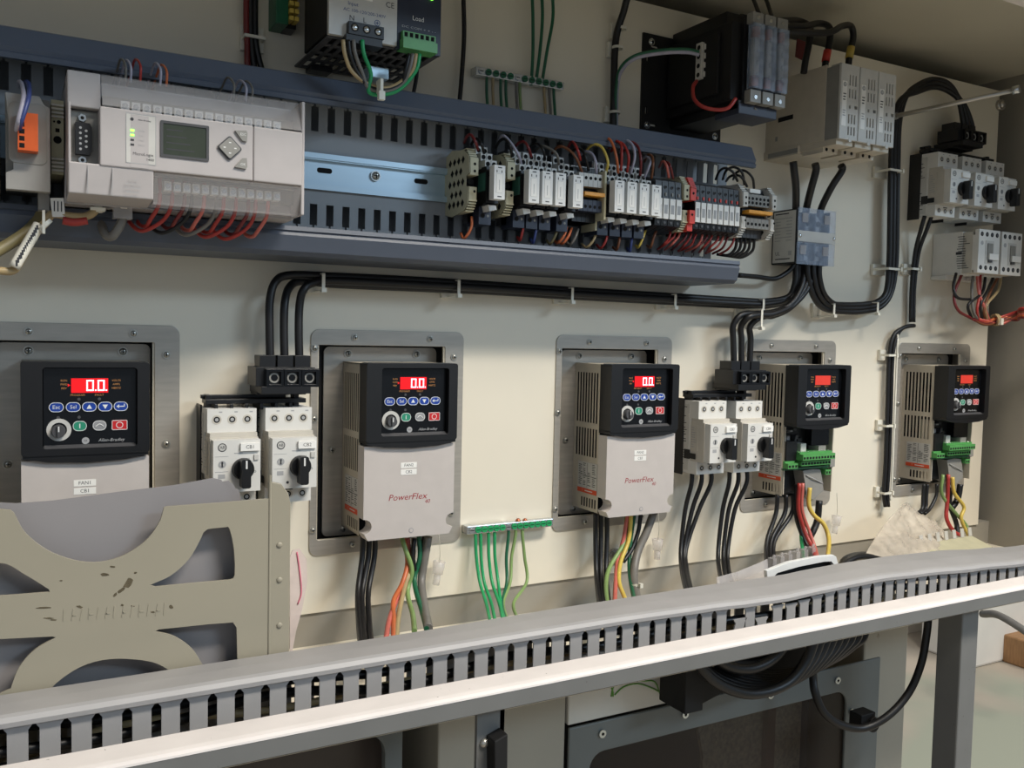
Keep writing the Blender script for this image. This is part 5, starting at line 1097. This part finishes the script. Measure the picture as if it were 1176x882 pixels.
# ---------------------------------------------------------------- document pocket and sheets
Yh=.185
def PX(L,Y=-Yh): return [(at(u,v,Y).x,at(u,v,Y).z) for u,v in L]
def smooth2(P,n=5): return [(p.x,p.y) for p in catmull([Vector((x,y,0)) for x,y in P],n)]
O=at(150,760,-Yh); O=Vector((O.x,-Yh,-.2975)); t=thing('document_pocket',O,'cream plastic document pocket with curved cut-outs, stained, at lower left','document pocket'); T=Matrix.Translation(-O)
arc=smooth2(PX([(16,588),(30,612),(60,634),(100,645),(135,640),(165,622),(182,600),(188,582)]))
bl=at(-120,820,-Yh); 
out=[(bl.x,PX([(0,583)])[0][1]+.002)]+PX([(0,584),(12,585)])+arc+PX([(192,581),(250,577),(308,572)])+[(PX([(308,745)])[0][0],-.297),(bl.x,-.297)]
H=[smooth2(PX([(172,671),(196,660),(216,642),(228,622),(233,611)]))+smooth2(PX([(238,607),(258,605),(263,607),(268,630),(269,660),(264,665)]),2)+PX([(220,669),(178,673)]),
   smooth2(PX([(178,724),(200,730),(220,744),(232,762)]))+PX([(232,800),(274,800),(272,760),(271,720),(267,714),(240,716),(182,722)]),
   smooth2(PX([(-40,664),(0,646),(30,660),(56,676)]))+PX([(57,679),(20,682),(-40,686)]),
   smooth2(PX([(64,731),(40,745),(22,765),(12,790)]))+PX([(-10,800),(-60,800),(-60,738),(0,733),(60,730)]),
   smooth2(PX([(52,800),(64,784),(90,766),(118,757),(150,756),(182,762),(205,780),(212,800)]))]
q=MB(T@WM); q.shape(out,H,Yh,Yh+.0022,'holder'); q.build('front_panel',t,loc=Z0,bevel=.0004)
x3,z3=PX([(308,572)])[0]; 
q=MB(T@WM); x4=PX([(333,560)])[0][0]; z4=PX([(312,553)])[0][1]
ear=[(x3,-.297),(x3,z4-.001),(x3+.002,z4),(x3+.010,z4-.002),(x4-.002,z4-.010),(x4,z4-.018),(x4,-.297)]
q.poly(ear,Yh-.002,Yh+.0026,'holder')
for v in (625,665,717):
    c=PX([(320,v)])[0]; q.dome((c[0],c[1],Yh+.0026),(0,0,1),.0028,.0014,'holder',n=10,k=2)
q.tube([(x3+.001,-.296,Yh+.002),(x3+.001,z4-.01,Yh+.002),(x3+.001,z4-.001,Yh+.002)],.0013,'holder',n=6,sub=2)
q.build('side_flange',t,loc=Z0,bevel=.0006)
# dirt smudges and embossed strokes on the pocket
random.seed(3); q=MB(T@WM)
def blob(u,v,w,h,ang=0):
    P=[]
    for j in range(12):
        r=random.uniform(.7,1.15); e=2*PI*j/12; x=w*r*math.cos(e); y=h*r*math.sin(e)
        P.append((u+x*math.cos(ang)-y*math.sin(ang),v+x*math.sin(ang)+y*math.cos(ang)))
    q.poly(PX(P),Yh+.0022,Yh+.0024,'smudge')
for b_ in ((147,669,8,4,-.9),(139,677,5,2,-.6),(132,682,3,1.5,-.8),(120,659,5,2,.1),(50,697,9,.9,-.03),(56,709,6,1,0),(61,711,4,.8,0),(91,696,4,1.6,.3),(196,696,2.5,2,.6),(175,702,3,1,0),(140,694,2,1.2,0),(152,695,2.5,.8,.2),(70,666,2,.8,0),(155,657,2,1.2,0),(129,650,4,1,.1)): blob(*b_)
q.build('smudge',t,loc=Z0,label='brown dirt smudges')
q=MB(T@WM)
for k in range(13):
    u=72+k*9.6; P=PX([(u,712-k*.55),(u+1.3,712-k*.55),(u+2.2+(k%3),699-k*.6),(u+.9+(k%3),699-k*.6)]); q.poly(P,Yh+.0020,Yh+.00255,'holder')
    if k%2: P=PX([(u+1,706-k*.55),(u+6,705.6-k*.55),(u+6,706.8-k*.55),(u+1,707.2-k*.55)]); q.poly(P,Yh+.0020,Yh+.00255,'holder')
q.build('embossed_lettering',t,loc=Z0)
q=MB(T@WM); q.box(bl.x,x3,-.297,-.295,Yh-.042,Yh,'holder'); q.box(bl.x,x3,-.295,-.180,Yh-.044,Yh-.042,'holder'); q.box(x3-.002,x3,-.297,-.14,Yh-.044,Yh,'holder'); q.build('tray',t,loc=Z0)
sheets=[([(-30,576),(0,577),(18,578),(60,575),(120,567),(200,557),(244,549),(254,551),(262,562),(272,600),(280,800),(-30,860)],.170,'front white sheet filling the document pocket'),
        ([(-40,582),(22,579),(80,577),(150,569),(262,552),(268,556),(276,575),(285,800),(-40,860)],.163,'second sheet just behind the front one in the document pocket'),
        ([(100,585),(200,566),(262,558),(274,562),(281,590),(292,800),(90,860)],.156,'rearmost sheet with lifted corner in the document pocket')]
for L,c,l in sheets:
    P=[(at(u,v,-c).x,max(-.294,at(u,v,-c).z)) for u,v in L]
    q=MB(WM); q.shape(P,[],c-.0006,c+.0006,'paper'); q.build('paper_sheet',label=l,cat='sheet of paper',group='sheets in the document pocket')
# tissue with pink streak
q=MB(WM); L=[(336,632),(344,630),(352,642),(353,668),(347,700),(340,725),(337,742),(333,760),(333,640)]
q.shape([(at(u,v,-.15).x,at(u,v,-.15).z) for u,v in L],[],.149,.1500,'tissue'); q.tube([tuple([at(u,v,-.1503).x,at(u,v,-.1503).z,.1503]) for u,v in ((341,634),(344,655),(346,680),(342,694))],.0007,'pink',n=5); q.build('tissue_strip',label='thin pinkish tissue strip with a red streak hanging beside the pocket',cat='tissue strip')
# ---------------------------------------------------------------- clutter on the enclosure floor behind the duct
q=MB(ID)
def at3(L,Y): return [at(u,v,Y) for u,v in L]
Pw=PX([(882,690),(879,655),(905,645),(938,638.5),(956,637),(959,639),(966,664),(968,690)],-.174); Hh=PX([(889.5,684),(888.5,661),(892,657.5),(915,651),(945,645),(953,644.5),(956,648),(956,653),(957,668),(958,684)],-.174)
q=MB(WM); q.shape(Pw,[Hh],.171,.176,'print_light'); q.build('plastic_cutout_plate',label='white plastic bezel with dark opening lying behind the duct cover bulge',cat='plate',bevel=.0006)
q=MB(WM); q.poly(PX([(886,686),(886,656),(912,648),(950,641),(958,650),(960,686)],-.168),.163,.168,'black_matte'); q.build('black_insert',label='black insert behind the white bezel opening',cat='insert')
for k in range(5):
    wire([(955+k*2,668,-.15+k*.012),(968,650-k*1.4,-.145+k*.012),(985,640-k*.8,-.14+k*.012),(1005,641-k*.6,-.135+k*.012),(1025,648,-.13+k*.012)],.0036,'cable','black wire humping over the duct edge right of the white bezel, %s'%('nearest','second nearest','middle','second furthest','furthest')[k],group='black wires humping behind the duct')
q=MB(ID); V=[]; F=[]; 
A=[(826,676,-.15),(850,669,-.13),(876,658,-.12),(884,654,-.115)]; 
for i,(u,v,Y) in enumerate(A):
    p=at(u,v,Y); V+=[p+Vector((0,-.010,-.006)),p+Vector((0,.004,0)),p+Vector((.004,.010,.010))]
for i in range(len(A)-1):
    for k in range(2): F.append((i*3+k,i*3+k+1,i*3+k+4,i*3+k+3))
q.add([tuple(v) for v in V],F,'clear_milky')
o=q.build('clear_strip',label='clear plastic strip lying behind the white bezel',cat='strip',recalc=False)
md=o.modifiers.new('solid','SOLIDIFY'); md.thickness=.0015
for k in range(6):
    a=at(888+k*9,650-k*2.6,-.085+k*.003); q=MB(ID); q.box(a.x-.004,a.x+.003,a.y-.003,a.y+.006,a.z-.008,a.z+.010,'clear_milky'); q.cyl((a.x,a.y,a.z+.010),(a.x+.002,a.y,a.z+.014),.002,'clear_milky'); q.build('clear_terminal',label='small clear terminal cap behind the white bezel, %s'%ordl(k,6),cat='terminal cap',group='clear terminal caps behind the bezel',bevel=.0004)
# clear plastic bag
q=MB(ID); random.seed(11)
Bp=[[(985,650),(1000,625),(1018,598),(1040,574)],[(1005,655),(1018,628),(1032,602),(1046,580)],[(1025,656),(1036,632),(1046,608),(1054,588)],[(1045,655),(1052,634),(1060,612),(1066,594)],[(1062,652),(1068,636),(1074,616),(1077,600)],[(1078,650),(1082,638),(1085,622),(1084,612)]]
V=[];F=[]
for i,row in enumerate(Bp):
    for j,(u,v) in enumerate(row): V.append(at(u,v,-.145+.036*j+.008*math.sin(i*2.3+j*1.7)))
for i in range(5):
    for j in range(3): F.append((i*4+j,i*4+j+1,(i+1)*4+j+1,(i+1)*4+j))
q.add([tuple(v) for v in V],F,'bag',True); o=q.build('plastic_bag',label='crumpled clear plastic bag leaning below the far right drive',cat='plastic bag',recalc=False)
sd=o.modifiers.new('sub','SUBSURF'); sd.levels=3; sd.render_levels=3
tx=bpy.data.textures.new('crumple','CLOUDS'); tx.noise_scale=.022
dm=o.modifiers.new('crumple','DISPLACE'); dm.texture=tx; dm.strength=.014; dm.mid_level=.5
md=o.modifiers.new('solid','SOLIDIFY'); md.thickness=.0008
# cut-off duct piece with fingers, lying on the floor
O=at(1105,632,-.085); t=thing('duct_offcut',O,'cut-off beige piece of slotted duct lying under the far right drive','duct offcut'); T=Matrix.Translation(-O); q=MB(ID)
p0=at(1078,640,-.12)-O; p1=at(1140,628,-.10)-O; n=Vector((0,.035,.010)); d=(p1-p0)
V=[tuple(p0),tuple(p1),tuple(p1+n),tuple(p0+n)]; q.add(V+[tuple(Vector(v)+Vector((0,0,-.0015))) for v in V],[(0,1,2,3),(7,6,5,4),(0,4,5,1),(1,5,6,2),(2,6,7,3),(3,7,4,0)],'khaki')
for k in range(7):
    c=p0+n+d*(.04+.15*k); q.poly([(c.x,c.z),(c.x+d.x*.05,c.z),(c.x+d.x*.03,c.z+.013),(c.x-d.x*.02,c.z+.013)],-c.y,-c.y+.0015,'beige_plastic',M=WM)
q.build('offcut_body',t,loc=Z0)
# ---------------------------------------------------------------- light
def area(name,loc,target,sx,sy,power,col):
    l=bpy.data.lights.new(name,'AREA'); l.shape='RECTANGLE'; l.size=sx; l.size_y=sy; l.energy=power; l.color=col
    o=bpy.data.objects.new(name,l); C.objects.link(o); o.location=loc
    o.rotation_euler=(Vector(target)-Vector(loc)).to_track_quat('-Z','Y').to_euler(); return o
area('ceiling_lamp',(1.1,-1.5,1.74),(.7,0,-.1),1.2,.24,65,(1,.93,.83))
area('cool_fill_light',(-1.1,-2.6,.15),(.5,0,.15),1.8,1.2,2.0,(.80,.89,1))  # added cool fill from the front left, no window behind it
area('far_fill_light',(3.0,-3.9,1.9),(.9,0,-.0),1.6,.5,60,(.62,.81,1))  # added low cool fill, reaches under the lip and the upper panel
area('room_floor_light',(3.6,-.6,2.2),(3.0,1.0,-1.1),1.2,.4,60,(1,.93,.84))  # unseen area light aimed down at the room floor
w=bpy.data.worlds.new('world'); S.world=w; w.use_nodes=True
bg=w.node_tree.nodes['Background']; bg.inputs[0].default_value=(.74,.86,1,1); bg.inputs[1].default_value=.30
S.view_settings.view_transform='Standard'; S.view_settings.look='None'; S.view_settings.exposure=0; S.view_settings.gamma=1; S.view_settings.use_curve_mapping=False
bpy.context.view_layer.update()
